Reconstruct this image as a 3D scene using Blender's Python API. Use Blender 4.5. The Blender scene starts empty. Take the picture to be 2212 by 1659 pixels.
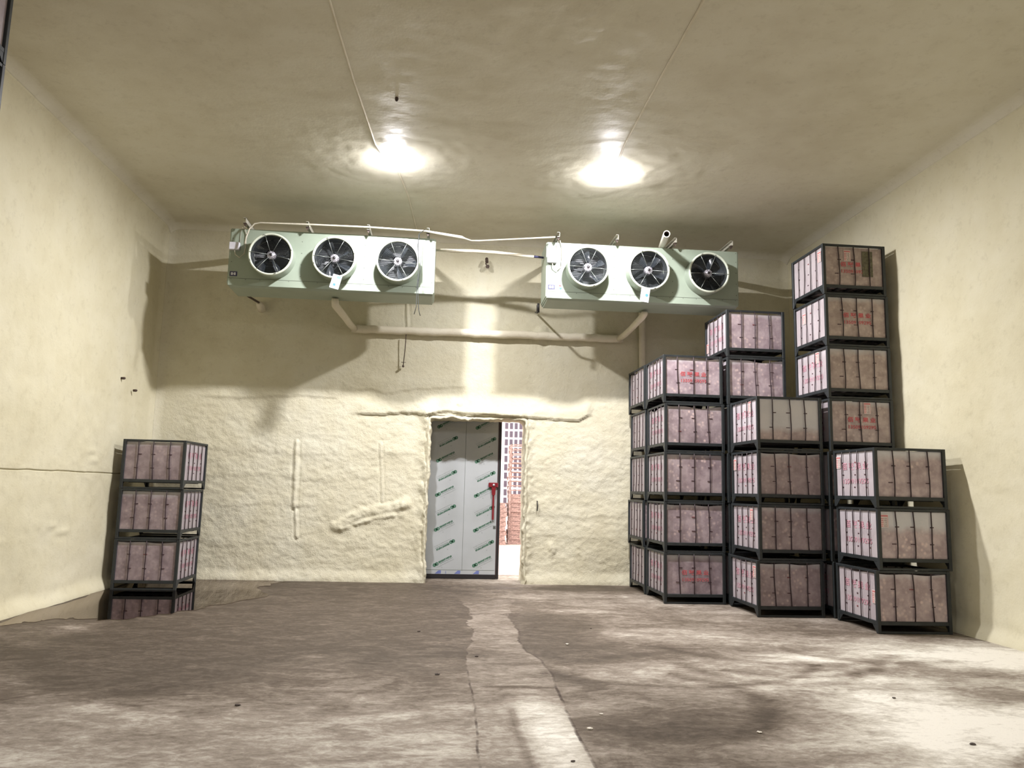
import bpy, math, random
import numpy as np
from mathutils import Matrix, Vector

PI = math.pi
scene = bpy.context.scene
C = scene.collection

# ------------------------------------------------------------------ camera, world, exposure
CAM_H = 1.7
pitch, roll, yaw = math.radians(7.9), math.radians(1.38), math.radians(5.05)
fwd = Vector((math.sin(yaw) * math.cos(pitch), math.cos(yaw) * math.cos(pitch), math.sin(pitch)))
right0 = Vector((math.cos(yaw), -math.sin(yaw), 0))
up0 = right0.cross(fwd)
rgt = math.cos(roll) * right0 + math.sin(roll) * up0
upv = -math.sin(roll) * right0 + math.cos(roll) * up0
cd = bpy.data.cameras.new('camera')
cam = bpy.data.objects.new('camera', cd)
C.objects.link(cam)
cam.matrix_world = Matrix(((rgt.x, upv.x, -fwd.x, 0), (rgt.y, upv.y, -fwd.y, 0), (rgt.z, upv.z, -fwd.z, CAM_H), (0, 0, 0, 1)))
cd.sensor_width = 36.0
cd.lens = 36.0 * 1660 / 2212
cd.clip_start = 0.05
cd.clip_end = 300
scene.camera = cam

world = bpy.data.worlds.new('world')
scene.world = world
world.use_nodes = True
bg = world.node_tree.nodes['Background']
bg.inputs[0].default_value = (1.0, 0.93, 0.90, 1)
bg.inputs[1].default_value = 6.5

scene.view_settings.view_transform = 'Standard'
scene.view_settings.look = 'None'
scene.view_settings.gamma = 1
scene.view_settings.use_curve_mapping = False
scene.view_settings.exposure = -0.68
scene.cycles.max_bounces = 6
scene.cycles.diffuse_bounces = 4
scene.cycles.glossy_bounces = 2
scene.cycles.transmission_bounces = 3
scene.cycles.transparent_max_bounces = 6
scene.cycles.sample_clamp_indirect = 6.0
scene.cycles.use_adaptive_sampling = True
scene.cycles.adaptive_threshold = 0.035
LAMP_STRENGTH = 7400.0
LAMP_COL = (0.99, 0.965, 1.0, 1)

# ------------------------------------------------------------------ room numbers
XL, XR, YB, ZC = -5.3, 6.85, 14.5, 6.5
YF = -12.0
YO = 15.1          # outer face of the back wall
rng = np.random.RandomState(7)


# ------------------------------------------------------------------ noise
def _lat(seed):
    return np.random.RandomState(seed).rand(256, 256)


def vnoise(x, y, seed=0):
    g = _lat(seed)
    xi = np.floor(x).astype(int); yi = np.floor(y).astype(int)
    xf = x - xi; yf = y - yi
    u = xf * xf * (3 - 2 * xf); v = yf * yf * (3 - 2 * yf)
    a = g[xi % 256, yi % 256]; b = g[(xi + 1) % 256, yi % 256]
    c = g[xi % 256, (yi + 1) % 256]; d = g[(xi + 1) % 256, (yi + 1) % 256]
    return (a * (1 - u) + b * u) * (1 - v) + (c * (1 - u) + d * u) * v - 0.5


def fbm(x, y, seed=0, octv=4, gain=0.5):
    s = 0; a = 1.0; f = 1.0
    for i in range(octv):
        s = s + a * vnoise(x * f + 17.3 * i, y * f + 5.7 * i, seed + i)
        a *= gain; f *= 2.03
    return s


def sstep(a, b, x):
    t = np.clip((x - a) / (b - a), 0, 1)
    return t * t * (3 - 2 * t)


def segdist(x, y, pts):
    d = np.full(np.shape(x), 1e9)
    for (x0, y0), (x1, y1) in zip(pts[:-1], pts[1:]):
        dx, dy = x1 - x0, y1 - y0
        t = np.clip(((x - x0) * dx + (y - y0) * dy) / (dx * dx + dy * dy + 1e-12), 0, 1)
        d = np.minimum(d, np.hypot(x - x0 - t * dx, y - y0 - t * dy))
    return d


# ------------------------------------------------------------------ materials
def lin(r, g, b):
    f = lambda c: ((c / 255 + 0.055) / 1.055) ** 2.4 if c > 10.3 else c / 255 / 12.92
    return (f(r), f(g), f(b), 1)


class NT:
    def __init__(s, name):
        s.m = bpy.data.materials.new(name)
        s.m.use_nodes = True
        s.t = s.m.node_tree
        s.n = s.t.nodes
        s.bsdf = s.n['Principled BSDF']
        s.out = s.n['Material Output']

    def add(s, typ, **kw):
        nd = s.n.new(typ)
        for k, v in kw.items():
            setattr(nd, k, v)
        return nd

    def link(s, a, b):
        s.t.links.new(a, b)

    def coords(s, kind='Object'):
        return s.add('ShaderNodeTexCoord').outputs[kind]

    def noise(s, vec, scale, detail=4, rough=0.5, dist=0.0):
        nd = s.add('ShaderNodeTexNoise')
        nd.inputs['Scale'].default_value = scale
        nd.inputs['Detail'].default_value = detail
        nd.inputs['Roughness'].default_value = rough
        nd.inputs['Distortion'].default_value = dist
        s.link(vec, nd.inputs['Vector'])
        return nd.outputs['Fac']

    def ramp(s, fac, stops):
        nd = s.add('ShaderNodeValToRGB')
        el = nd.color_ramp.elements
        el[0].position, el[0].color = stops[0]
        el[1].position, el[1].color = stops[-1]
        for p, c in stops[1:-1]:
            e = el.new(p); e.color = c
        s.link(fac, nd.inputs[0])
        return nd.outputs[0]

    def math(s, op, a, b=None, clamp=False):
        nd = s.add('ShaderNodeMath', operation=op, use_clamp=clamp)
        for i, v in enumerate((a, b)):
            if v is None:
                continue
            if isinstance(v, (int, float)):
                nd.inputs[i].default_value = v
            else:
                s.link(v, nd.inputs[i])
        return nd.outputs[0]

    def mix(s, fac, a, b, blend='MIX'):
        nd = s.add('ShaderNodeMix', data_type='RGBA', blend_type=blend)
        for sock, v in ((nd.inputs[0], fac), (nd.inputs[6], a), (nd.inputs[7], b)):
            if isinstance(v, (int, float)):
                sock.default_value = v
            elif isinstance(v, tuple):
                sock.default_value = v
            else:
                s.link(v, sock)
        return nd.outputs[2]

    def bump(s, h, strength=0.3, dist=0.01):
        nd = s.add('ShaderNodeBump')
        nd.inputs['Strength'].default_value = strength
        nd.inputs['Distance'].default_value = dist
        s.link(h, nd.inputs['Height'])
        s.link(nd.outputs[0], s.bsdf.inputs['Normal'])


def simple(name, col, rough=0.5, metal=0.0, var=0.06, vscale=12, bump=0.0, bscale=60, spec=0.5):
    m = NT(name)
    co = m.coords()
    n = m.noise(co, vscale, 3)
    dark = tuple(c * (1 - var * 2) for c in col[:3]) + (1,)
    lite = tuple(min(1, c * (1 + var * 2)) for c in col[:3]) + (1,)
    m.link(m.ramp(n, [(0.3, dark), (0.7, lite)]), m.bsdf.inputs['Base Color'])
    m.bsdf.inputs['Roughness'].default_value = rough
    m.bsdf.inputs['Metallic'].default_value = metal
    m.bsdf.inputs['Specular IOR Level'].default_value = spec
    if bump:
        m.bump(m.noise(co, bscale, 3), bump, 0.005)
    return m.m


def mat_foam(name, a, b, c, rough=0.55, spec=0.35, bs=0.5, fine=38):
    m = NT(name)
    co = m.coords()
    n1 = m.noise(co, 0.55, 4, 0.55)
    n2 = m.noise(co, 2.6, 5, 0.6)
    f = m.math('ADD', m.math('MULTIPLY', n1, 0.65), m.math('MULTIPLY', n2, 0.35))
    col = m.ramp(f, [(0.36, a), (0.5, b), (0.64, c)])
    grime = m.ramp(m.noise(co, 9, 6, 0.7), [(0.30, (0.72, 0.70, 0.66, 1)), (0.46, (1, 1, 1, 1))])
    col = m.mix(0.35, col, grime, 'MULTIPLY')
    m.link(col, m.bsdf.inputs['Base Color'])
    m.bsdf.inputs['Roughness'].default_value = rough
    m.bsdf.inputs['Specular IOR Level'].default_value = spec
    h = m.math('ADD', m.noise(co, fine, 4, 0.6), m.math('MULTIPLY', m.noise(co, fine * 0.3, 3, 0.5), 1.5))
    m.bump(h, bs, 0.012)
    return m.m


M = {}
M['foam'] = mat_foam('sprayed_foam', (0.55, 0.51, 0.365, 1), (0.61, 0.575, 0.43, 1), (0.635, 0.61, 0.48, 1), 0.75, 0.2, 0.6, 60)
M['foam_side'] = mat_foam('sprayed_foam_smooth', (0.57, 0.525, 0.36, 1), (0.62, 0.58, 0.415, 1), (0.65, 0.615, 0.46, 1), 0.75, 0.2, 0.25)
M['foam_ceiling'] = mat_foam('sprayed_foam_ceiling', (0.58, 0.545, 0.43, 1), (0.64, 0.61, 0.495, 1), (0.67, 0.645, 0.54, 1), 0.50, 0.30, 0.16, 20)
M['pipe_foam'] = mat_foam('foam_covered_pipe', (0.60, 0.55, 0.42, 1), (0.66, 0.61, 0.48, 1), (0.70, 0.66, 0.54, 1), 0.65, 0.3, 0.4)
M['steel'] = simple('slate_painted_steel', (0.017, 0.021, 0.022, 1), 0.5, 0.0, 0.12, 9, 0.1, 90)
M['rod'] = simple('dark_rusty_wire', (0.026, 0.012, 0.015, 1), 0.5, 0.0, 0.2, 20)
M['slot'] = simple('dark_slot', (0.055, 0.022, 0.028, 1), 0.7)
M['slot_red'] = simple('red_slot', (0.20, 0.045, 0.05, 1), 0.7)
M['grate'] = simple('dark_floor_grate', (0.022, 0.022, 0.024, 1), 0.6)
M['ink'] = simple('red_print_ink', (0.50, 0.10, 0.11, 1), 0.7, 0, 0.25, 60)
M['ink_faint'] = simple('faded_red_print_ink', (0.50, 0.26, 0.31, 1), 0.7, 0, 0.25, 60)
M['card'] = simple('paper_label', (0.66, 0.60, 0.56, 1), 0.8)
M['card_red'] = simple('paper_label_red', (0.52, 0.17, 0.17, 1), 0.8)
M['card_dark'] = simple('paper_label_writing', (0.16, 0.11, 0.10, 1), 0.8)
M['cooler'] = simple('pale_green_enamel', (0.285, 0.335, 0.265, 1), 0.35, 0, 0.02, 4)
M['ring'] = simple('cream_fan_ring', (0.50, 0.54, 0.44, 1), 0.4, 0, 0.02, 4)
M['seam'] = simple('dark_seam', (0.12, 0.14, 0.11, 1), 0.6)
M['duct'] = simple('dark_fan_duct', (0.030, 0.034, 0.036, 1), 0.4)
M['blade'] = simple('black_fan_blade', (0.022, 0.026, 0.030, 1), 0.22)
M['guard'] = simple('galvanised_wire', (0.22, 0.24, 0.22, 1), 0.35, 0.6)
M['guardring'] = simple('thin_dark_wire', (0.10, 0.11, 0.11, 1), 0.35, 0.6)
M['hub'] = simple('cast_aluminium_hub', (0.50, 0.48, 0.52, 1), 0.32, 0.5)
M['white'] = simple('white_plastic', (0.58, 0.58, 0.62, 1), 0.35, 0, 0.02)
M['blue'] = simple('blue_print', (0.05, 0.16, 0.50, 1), 0.6)
M['navy'] = simple('navy_sticker', (0.035, 0.035, 0.09, 1), 0.5)
M['cyan'] = simple('cyan_print', (0.12, 0.48, 0.62, 1), 0.6)
M['cable'] = simple('black_cable', (0.018, 0.022, 0.020, 1), 0.5)
M['cable_cream'] = simple('cream_cable', (0.50, 0.47, 0.38, 1), 0.5)
M['galv'] = simple('cream_sprayed_channel', (0.42, 0.40, 0.33, 1), 0.5, 0.1, 0.1)
M['black'] = simple('black_rubber', (0.012, 0.010, 0.011, 1), 0.5)
M['rust'] = simple('dark_rusty_steel', (0.06, 0.038, 0.028, 1), 0.7, 0, 0.3, 30)
M['brownedge'] = simple('brown_edge_trim', (0.045, 0.022, 0.02, 1), 0.6)
M['handle'] = simple('dark_red_enamel', (0.17, 0.010, 0.016, 1), 0.32, 0, 0.03)
M['green'] = simple('green_film_print', (0.040, 0.13, 0.075, 1), 0.6, 0, 0.25, 40)
M['greylet'] = simple('grey_film_print', (0.30, 0.32, 0.315, 1), 0.6, 0, 0.1, 40)
M['lav'] = simple('blue_film_print', (0.13, 0.16, 0.36, 1), 0.6)
M['pvc'] = simple('cream_pvc_pipe', (0.62, 0.58, 0.49, 1), 0.4, 0, 0.03)
M['pvcin'] = simple('pvc_bore', (0.22, 0.17, 0.15, 1), 0.6)
M['wood'] = simple('weathered_pallet_wood', (0.32, 0.225, 0.195, 1), 0.8, 0, 0.25, 15)
M['outwhite'] = simple('white_facade', (0.85, 0.80, 0.82, 1), 0.8, 0, 0.03, 2)
M['outglass'] = simple('dark_window', (0.075, 0.06, 0.085, 1), 0.4)
M['pebble'] = simple('concrete_crumb', (0.07, 0.055, 0.045, 1), 0.9, 0, 0.2, 40)
M['chip'] = simple('pale_chip', (0.75, 0.70, 0.60, 1), 0.8)


def mat_yard():
    m = NT('yard_concrete')
    co = m.coords()
    n = m.noise(co, 0.8, 5, 0.6)
    m.link(m.ramp(n, [(0.35, (0.50, 0.36, 0.30, 1)), (0.65, (0.68, 0.54, 0.47, 1))]), m.bsdf.inputs['Base Color'])
    m.bsdf.inputs['Roughness'].default_value = 0.9
    return m.m


def mat_door():
    m = NT('grey_protective_film')
    co = m.coords()
    n = m.noise(co, 1.3, 3)
    m.link(m.ramp(n, [(0.35, (0.36, 0.38, 0.38, 1)), (0.65, (0.41, 0.43, 0.435, 1))]), m.bsdf.inputs['Base Color'])
    m.bsdf.inputs['Roughness'].default_value = 0.35
    m.bump(m.noise(co, 6, 3), 0.08, 0.01)
    return m.m


def mat_liner():
    """Milky plastic liner; fruit shows through it as soft blobs up to the fill level."""
    m = NT('milky_plastic_liner')
    co = m.coords()
    oi = m.add('ShaderNodeObjectInfo')
    rnd = oi.outputs['Random']
    off = m.add('ShaderNodeCombineXYZ')
    m.link(m.math('MULTIPLY', rnd, 37.0), off.inputs[0])
    m.link(m.math('MULTIPLY', rnd, 91.0), off.inputs[1])
    va = m.add('ShaderNodeVectorMath', operation='ADD')
    m.link(co, va.inputs[0]); m.link(off.outputs[0], va.inputs[1])
    vec = va.outputs[0]
    n1 = m.noise(vec, 2.4, 3, 0.5)
    n2 = m.noise(vec, 7.5, 4, 0.6)
    vor = m.add('ShaderNodeTexVoronoi', feature='SMOOTH_F1')
    vor.inputs['Scale'].default_value = 15.0
    vor.inputs['Smoothness'].default_value = 0.35
    vor.inputs['Randomness'].default_value = 1.0
    m.link(vec, vor.inputs['Vector'])
    spot = m.ramp(vor.outputs['Distance'], [(0.14, (1, 1, 1, 1)), (0.40, (0, 0, 0, 1))])
    at = m.add('ShaderNodeAttribute', attribute_type='OBJECT', attribute_name='fill')
    tn = m.add('ShaderNodeAttribute', attribute_type='OBJECT', attribute_name='warm')
    bl = m.add('ShaderNodeAttribute', attribute_type='OBJECT', attribute_name='blotch')
    sep = m.add('ShaderNodeSeparateXYZ')
    m.link(co, sep.inputs[0])
    z = m.math('ADD', sep.outputs[2], m.math('MULTIPLY', m.math('SUBTRACT', m.noise(vec, 5, 4), 0.5), 0.16))
    above = m.add('ShaderNodeMapRange')
    m.link(m.math('SUBTRACT', z, at.outputs['Fac']), above.inputs[0])
    above.inputs[1].default_value = -0.05
    above.inputs[2].default_value = 0.05
    base = m.ramp(m.math('ADD', m.math('MULTIPLY', n1, 0.45), m.math('MULTIPLY', n2, 0.55)),
                  [(0.38, (0.28, 0.215, 0.235, 1)), (0.5, (0.375, 0.295, 0.315, 1)), (0.62, (0.50, 0.405, 0.42, 1))])
    warm = m.ramp(n2, [(0.36, (0.36, 0.28, 0.245, 1)), (0.64, (0.52, 0.42, 0.37, 1))])
    base = m.mix(tn.outputs['Fac'], base, warm)
    base = m.mix(m.math('MULTIPLY', m.math('MULTIPLY', spot, m.ramp(m.noise(vec, 3.1, 2), [(0.38, (0, 0, 0, 1)), (0.55, (1, 1, 1, 1))])), bl.outputs['Fac']), base, (0.80, 0.62, 0.56, 1))
    empty = m.ramp(n1, [(0.3, (0.52, 0.51, 0.52, 1)), (0.7, (0.62, 0.59, 0.59, 1))])
    col = m.mix(above.outputs[0], base, empty)
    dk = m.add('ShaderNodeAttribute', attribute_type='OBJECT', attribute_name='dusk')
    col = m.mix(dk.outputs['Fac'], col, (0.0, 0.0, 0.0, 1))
    # the two side faces are painted paler, lamp light put into the liner colour
    geo = m.add('ShaderNodeSeparateXYZ')
    ax = m.math('GREATER_THAN', m.math('ABSOLUTE', sep.outputs[0]), 0.4675)
    white = m.ramp(n1, [(0.3, (0.38, 0.335, 0.355, 1)), (0.7, (0.455, 0.42, 0.435, 1))])
    lit_side = m.mix(0.80, col, white)
    col = m.mix(ax, col, lit_side)
    m.link(col, m.bsdf.inputs['Base Color'])
    m.bsdf.inputs['Roughness'].default_value = 0.42
    m.bsdf.inputs['Specular IOR Level'].default_value = 0.35
    m.bump(m.noise(vec, 7, 4), 0.25, 0.02)
    return m.m


STRIP_L = ([3.0, 5.02, 5.96, 6.74, 7.21, 8.64, 9.31, 10.25, 10.8, 12.11, 13.0], [0.30, 0.30, 0.32, 0.33, 0.31, 0.35, 0.43, 0.40, 0.46, 0.40, 0.20])
STRIP_R = ([3.0, 5.0, 6.2, 6.9, 7.49, 8.09, 8.66, 9.47, 10.84, 12.0, 13.0], [1.03, 1.03, 1.04, 1.07, 1.10, 1.06, 0.96, 0.99, 1.0, 1.15, 1.3])


def mat_floor():
    m = NT('stained_concrete')
    co = m.coords()
    sep = m.add('ShaderNodeSeparateXYZ')
    m.link(co, sep.inputs[0])
    X, Y = sep.outputs[0], sep.outputs[1]
    yn = m.math('DIVIDE', Y, 16.0)
    # jagged edges: 1-D noise along Y, wilder towards the back
    cy = m.add('ShaderNodeCombineXYZ'); m.link(Y, cy.inputs[1])
    amp = m.add('ShaderNodeMapRange'); m.link(Y, amp.inputs[0])
    amp.inputs[1].default_value = 7.5; amp.inputs[2].default_value = 10.5; amp.inputs[3].default_value = 0.07; amp.inputs[4].default_value = 0.34

    def edge(pts, off):
        fc = m.add('ShaderNodeFloatCurve')
        c = fc.mapping.curves[0]
        ys, xs = pts
        c.points[0].location = (0, xs[0] / 2); c.points[1].location = (1, xs[-1] / 2)
        for y, x in zip(ys, xs):
            c.points.new(y / 16.0, x / 2)
        fc.mapping.update()
        m.link(yn, fc.inputs['Value'])
        ad = m.add('ShaderNodeVectorMath', operation='ADD'); m.link(cy.outputs[0], ad.inputs[0]); ad.inputs[1].default_value = (off, 0, 0)
        n = m.math('SUBTRACT', m.noise(ad.outputs[0], 1.9, 8, 0.68), 0.5)
        return m.math('SUBTRACT', X, m.math('ADD', m.math('MULTIPLY', fc.outputs[0], 2.0), m.math('MULTIPLY', n, amp.outputs[0])))
    dl = edge(STRIP_L, 3.0)
    dr = edge(STRIP_R, 9.0)

    def ss(v, a, b_, lo=0.0, hi=1.0):
        mr = m.add('ShaderNodeMapRange', interpolation_type='SMOOTHSTEP')
        m.link(v, mr.inputs[0])
        mr.inputs[1].default_value = a; mr.inputs[2].default_value = b_; mr.inputs[3].default_value = lo; mr.inputs[4].default_value = hi
        return mr.outputs[0]
    inside = m.math('MULTIPLY', ss(dl, -0.012, 0.012), ss(dr, -0.012, 0.012, 1, 0))
    inside = m.math('MULTIPLY', inside, ss(Y, 11.3, 13.0, 1, 0))
    wn = m.noise(co, 4.0, 4, 0.6)
    wid = m.math('MULTIPLY', ss(wn, 0.35, 0.65), ss(Y, 9.5, 11.3, 1, 0.0))
    cl = m.math('MULTIPLY', ss(m.math('ABSOLUTE', dl), 0.004, 0.013, 1, 0), wid)
    crr = m.math('MULTIPLY', ss(m.math('ABSOLUTE', dr), 0.005, 0.018, 1, 0), wid)
    at = m.add('ShaderNodeAttribute', attribute_name='tone')
    ats = m.add('ShaderNodeAttribute', attribute_name='tone_strip')
    cr = m.add('ShaderNodeAttribute', attribute_name='crack')
    wt = m.add('ShaderNodeAttribute', attribute_name='wet')
    crack = m.math('MAXIMUM', m.math('MAXIMUM', cl, crr), m.math('MULTIPLY', cr.outputs['Fac'], ss(m.noise(co, 30, 4, 0.7), 0.42, 0.55)))
    tone = m.math('ADD', m.math('MULTIPLY', at.outputs['Fac'], m.math('SUBTRACT', 1.0, inside)), m.math('MULTIPLY', ats.outputs['Fac'], inside))
    mp = m.add('ShaderNodeMapping')
    mp.inputs['Scale'].default_value = (1, 1.7, 1)
    m.link(co, mp.inputs[0])
    v = mp.outputs[0]
    n = m.math('SUBTRACT', m.noise(v, 2.2, 10, 0.68, 1.2), 0.5)
    nf = m.math('SUBTRACT', m.noise(v, 11, 9, 0.75, 0.5), 0.5)
    t = m.math('ADD', tone, m.math('ADD', m.math('MULTIPLY', n, 0.80), m.math('MULTIPLY', nf, 0.78)))
    col = m.ramp(t, [(0.03, (0.072, 0.057, 0.042, 1)), (0.26, (0.135, 0.109, 0.083, 1)), (0.5, (0.270, 0.232, 0.188, 1)),
                     (0.72, (0.48, 0.445, 0.375, 1)), (0.95, (0.76, 0.73, 0.645, 1))])
    spk = m.ramp(m.noise(co, 60, 3, 0.7), [(0.28, (0.55, 0.5, 0.48, 1)), (0.40, (1, 1, 1, 1))])
    col = m.mix(0.5, col, spk, 'MULTIPLY')
    col = m.mix(m.math('MULTIPLY', crack, 0.85), col, (0.050, 0.036, 0.028, 1))
    m.link(col, m.bsdf.inputs['Base Color'])
    m.link(m.math('SUBTRACT', 0.85, m.math('MULTIPLY', wt.outputs['Fac'], 0.25)), m.bsdf.inputs['Roughness'])
    m.bsdf.inputs['Specular IOR Level'].default_value = 0.12
    m.bump(m.math('SUBTRACT', m.noise(co, 30, 6, 0.7), m.math('MULTIPLY', crack, 1.2)), 0.35, 0.008)
    return m.m


def mat_water():
    m = NT('shallow_water')
    for nd in list(m.n):
        if nd != m.out:
            m.n.remove(nd)
    tr = m.add('ShaderNodeBsdfTransparent'); tr.inputs[0].default_value = (0.50, 0.46, 0.42, 1)
    gl = m.add('ShaderNodeBsdfGlossy'); gl.inputs['Roughness'].default_value = 0.012; gl.inputs[0].default_value = (0.42, 0.38, 0.36, 1)
    fr = m.add('ShaderNodeFresnel'); fr.inputs[0].default_value = 1.22
    mx = m.add('ShaderNodeMixShader')
    m.link(fr.outputs[0], mx.inputs[0]); m.link(tr.outputs[0], mx.inputs[1]); m.link(gl.outputs[0], mx.inputs[2])
    m.link(mx.outputs[0], m.out.inputs[0])
    return m.m


def mat_lamp(name='glowing_lamp_glass', k=1.0):
    m = NT(name)
    for nd in list(m.n):
        if nd != m.out:
            m.n.remove(nd)
    e = m.add('ShaderNodeEmission')
    e.inputs[0].default_value = LAMP_COL
    e.inputs[1].default_value = LAMP_STRENGTH * k
    m.link(e.outputs[0], m.out.inputs[0])
    return m.m


M['yard'] = mat_yard()
M['film'] = mat_door()
M['liner'] = mat_liner()
M['floor'] = mat_floor()
M['water'] = mat_water()
M['lamp'] = mat_lamp()
M['lamp_dim'] = mat_lamp('dim_lamp_glass', 0.36)


# ------------------------------------------------------------------ mesh building
class MB:
    def __init__(s):
        s.v = []; s.f = []; s.mi = []; s.sm = []

    def add(s, vs, fs, mi=0, smooth=False):
        o = len(s.v)
        s.v.extend([tuple(map(float, p)) for p in vs])
        for f in fs:
            s.f.append(tuple(i + o for i in f)); s.mi.append(mi); s.sm.append(smooth)

    def box(s, x0, x1, y0, y1, z0, z1, mi=0, bev=0.0, M4=None):
        if bev <= 0:
            vs = [(x, y, z) for z in (z0, z1) for y in (y0, y1) for x in (x0, x1)]
            fs = [(0, 2, 3, 1), (4, 5, 7, 6), (0, 1, 5, 4), (2, 6, 7, 3), (0, 4, 6, 2), (1, 3, 7, 5)]
        else:
            # chamfered box: 24 vertices
            vs = []; idx = {}
            for sx in (0, 1):
                for sy in (0, 1):
                    for sz in (0, 1):
                        for a in range(3):
                            p = [(x0, x1)[sx], (y0, y1)[sy], (z0, z1)[sz]]
                            for b in range(3):
                                if b != a:
                                    p[b] += bev * (1 if (sx, sy, sz)[b] == 0 else -1)
                            idx[(sx, sy, sz, a)] = len(vs); vs.append(tuple(p))
            fs = []
            for a in range(3):
                b, c = (a + 1) % 3, (a + 2) % 3
                for sa in (0, 1):
                    q = []
                    for sb, sc in ((0, 0), (1, 0), (1, 1), (0, 1)):
                        k = [0, 0, 0]; k[a] = sa; k[b] = sb; k[c] = sc
                        q.append(idx[(k[0], k[1], k[2], a)])
                    fs.append(tuple(q) if sa else tuple(reversed(q)))
                for sb in (0, 1):
                    for sc in (0, 1):
                        k0 = [0, 0, 0]; k1 = [0, 0, 0]
                        k0[a] = 0; k1[a] = 1
                        for k in (k0, k1):
                            k[b] = sb; k[c] = sc
                        q = (idx[tuple(k0) + (b,)], idx[tuple(k1) + (b,)], idx[tuple(k1) + (c,)], idx[tuple(k0) + (c,)])
                        fs.append(q if (sb ^ sc) else tuple(reversed(q)))
            for sx in (0, 1):
                for sy in (0, 1):
                    for sz in (0, 1):
                        q = tuple(idx[(sx, sy, sz, a)] for a in range(3))
                        fs.append(q if (sx + sy + sz) % 2 else tuple(reversed(q)))
        if M4 is not None:
            vs = [tuple(M4 @ Vector(p)) for p in vs]
        s.add(vs, fs, mi)

    def tube(s, pts, r, n=8, mi=0, cap=True, closed=False, smooth=True, wob=0.0, seed=1):
        rr = random.Random(seed)
        pts = [Vector(p) for p in pts]
        rs = r if isinstance(r, (list, tuple)) else [r] * len(pts)
        rings = []
        prev = None
        N = len(pts)
        for i, p in enumerate(pts):
            if closed:
                t = pts[(i + 1) % N] - pts[i - 1]
            else:
                t = pts[min(i + 1, N - 1)] - pts[max(i - 1, 0)]
            t.normalize()
            if prev is None:
                a = Vector((0, 0, 1)) if abs(t.z) < 0.9 else Vector((1, 0, 0))
                u = t.cross(a).normalized()
            else:
                u = (prev - t * prev.dot(t)).normalized()
            prev = u
            w = t.cross(u)
            k = rs[i] * (1 + wob * (rr.random() - 0.5))
            rings.append([p + k * (math.cos(2 * PI * j / n) * u + math.sin(2 * PI * j / n) * w) for j in range(n)])
        vs = [q for ring in rings for q in ring]
        fs = []
        segs = N if closed else N - 1
        for i in range(segs):
            a = i * n; b = ((i + 1) % N) * n
            for j in range(n):
                k = (j + 1) % n
                fs.append((a + j, a + k, b + k, b + j))
        s.add(vs, fs, mi, smooth)
        if cap and not closed:
            o = len(s.v) - len(vs)
            s.f.append(tuple(o + j for j in reversed(range(n)))); s.mi.append(mi); s.sm.append(False)
            o2 = o + (N - 1) * n
            s.f.append(tuple(o2 + j for j in range(n))); s.mi.append(mi); s.sm.append(False)

    def lathe(s, prof, n=32, mi=0, axis='y', c=(0, 0, 0), smooth=True):
        """prof: list of (radius, along axis)."""
        vs = []
        for r, h in prof:
            for j in range(n):
                a = 2 * PI * j / n
                if axis == 'y':
                    vs.append((c[0] + r * math.cos(a), c[1] + h, c[2] + r * math.sin(a)))
                else:
                    vs.append((c[0] + r * math.cos(a), c[1] + r * math.sin(a), c[2] + h))
        fs = []
        for i in range(len(prof) - 1):
            for j in range(n):
                k = (j + 1) % n
                fs.append((i * n + j, (i + 1) * n + j, (i + 1) * n + k, i * n + k))
        s.add(vs, fs, mi, smooth)

    def prism(s, poly, axis, t0, t1, mi=0):
        """poly of 2D points extruded along axis ('x': poly is (y,z); 'y': (x,z); 'z': (x,y))."""
        n = len(poly)
        mk = {'x': lambda p, t: (t, p[0], p[1]), 'y': lambda p, t: (p[0], t, p[1]), 'z': lambda p, t: (p[0], p[1], t)}[axis]
        vs = [mk(p, t0) for p in poly] + [mk(p, t1) for p in poly]
        fs = [tuple(range(n)), tuple(reversed(range(n, 2 * n)))]
        fs += [(i, (i + 1) % n + 0, (i + 1) % n + n, i + n) for i in range(n)]
        s.add(vs, fs, mi)

    def mesh(s, name, mats):
        me = bpy.data.meshes.new(name)
        me.from_pydata(s.v, [], s.f)
        for m in (mats if isinstance(mats, (list, tuple)) else [mats]):
            me.materials.append(m)
        me.polygons.foreach_set('material_index', s.mi)
        me.polygons.foreach_set('use_smooth', s.sm)
        me.update()
        return me

    def build(s, name, mats, parent=None, loc=None):
        return put(name, s.mesh(name, mats), parent, loc)


def put(name, me, parent=None, loc=None, rotz=0):
    o = bpy.data.objects.new(name, me)
    C.objects.link(o)
    if parent is not None:
        o.parent = parent
    if loc is not None:
        o.location = loc
    if rotz:
        o.rotation_euler = (0, 0, rotz)
    return o


def tag(o, label, cat, group=None, kind=None):
    o['label'] = label; o['category'] = cat
    if group:
        o['group'] = group
    if kind:
        o['kind'] = kind
    return o


def thing(name, label, cat, loc=(0, 0, 0), rotz=0, group=None):
    o = bpy.data.objects.new(name, None)
    C.objects.link(o)
    o.empty_display_size = 0.1
    o.location = loc
    o.rotation_euler = (0, 0, rotz)
    return tag(o, label, cat, group)


def struct(o):
    o['kind'] = 'structure'
    return o


def copy_tree(o, parent=None):
    c = o.copy()
    C.objects.link(c)
    c.parent = parent
    for ch in o.children:
        copy_tree(ch, c)
    return c


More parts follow.
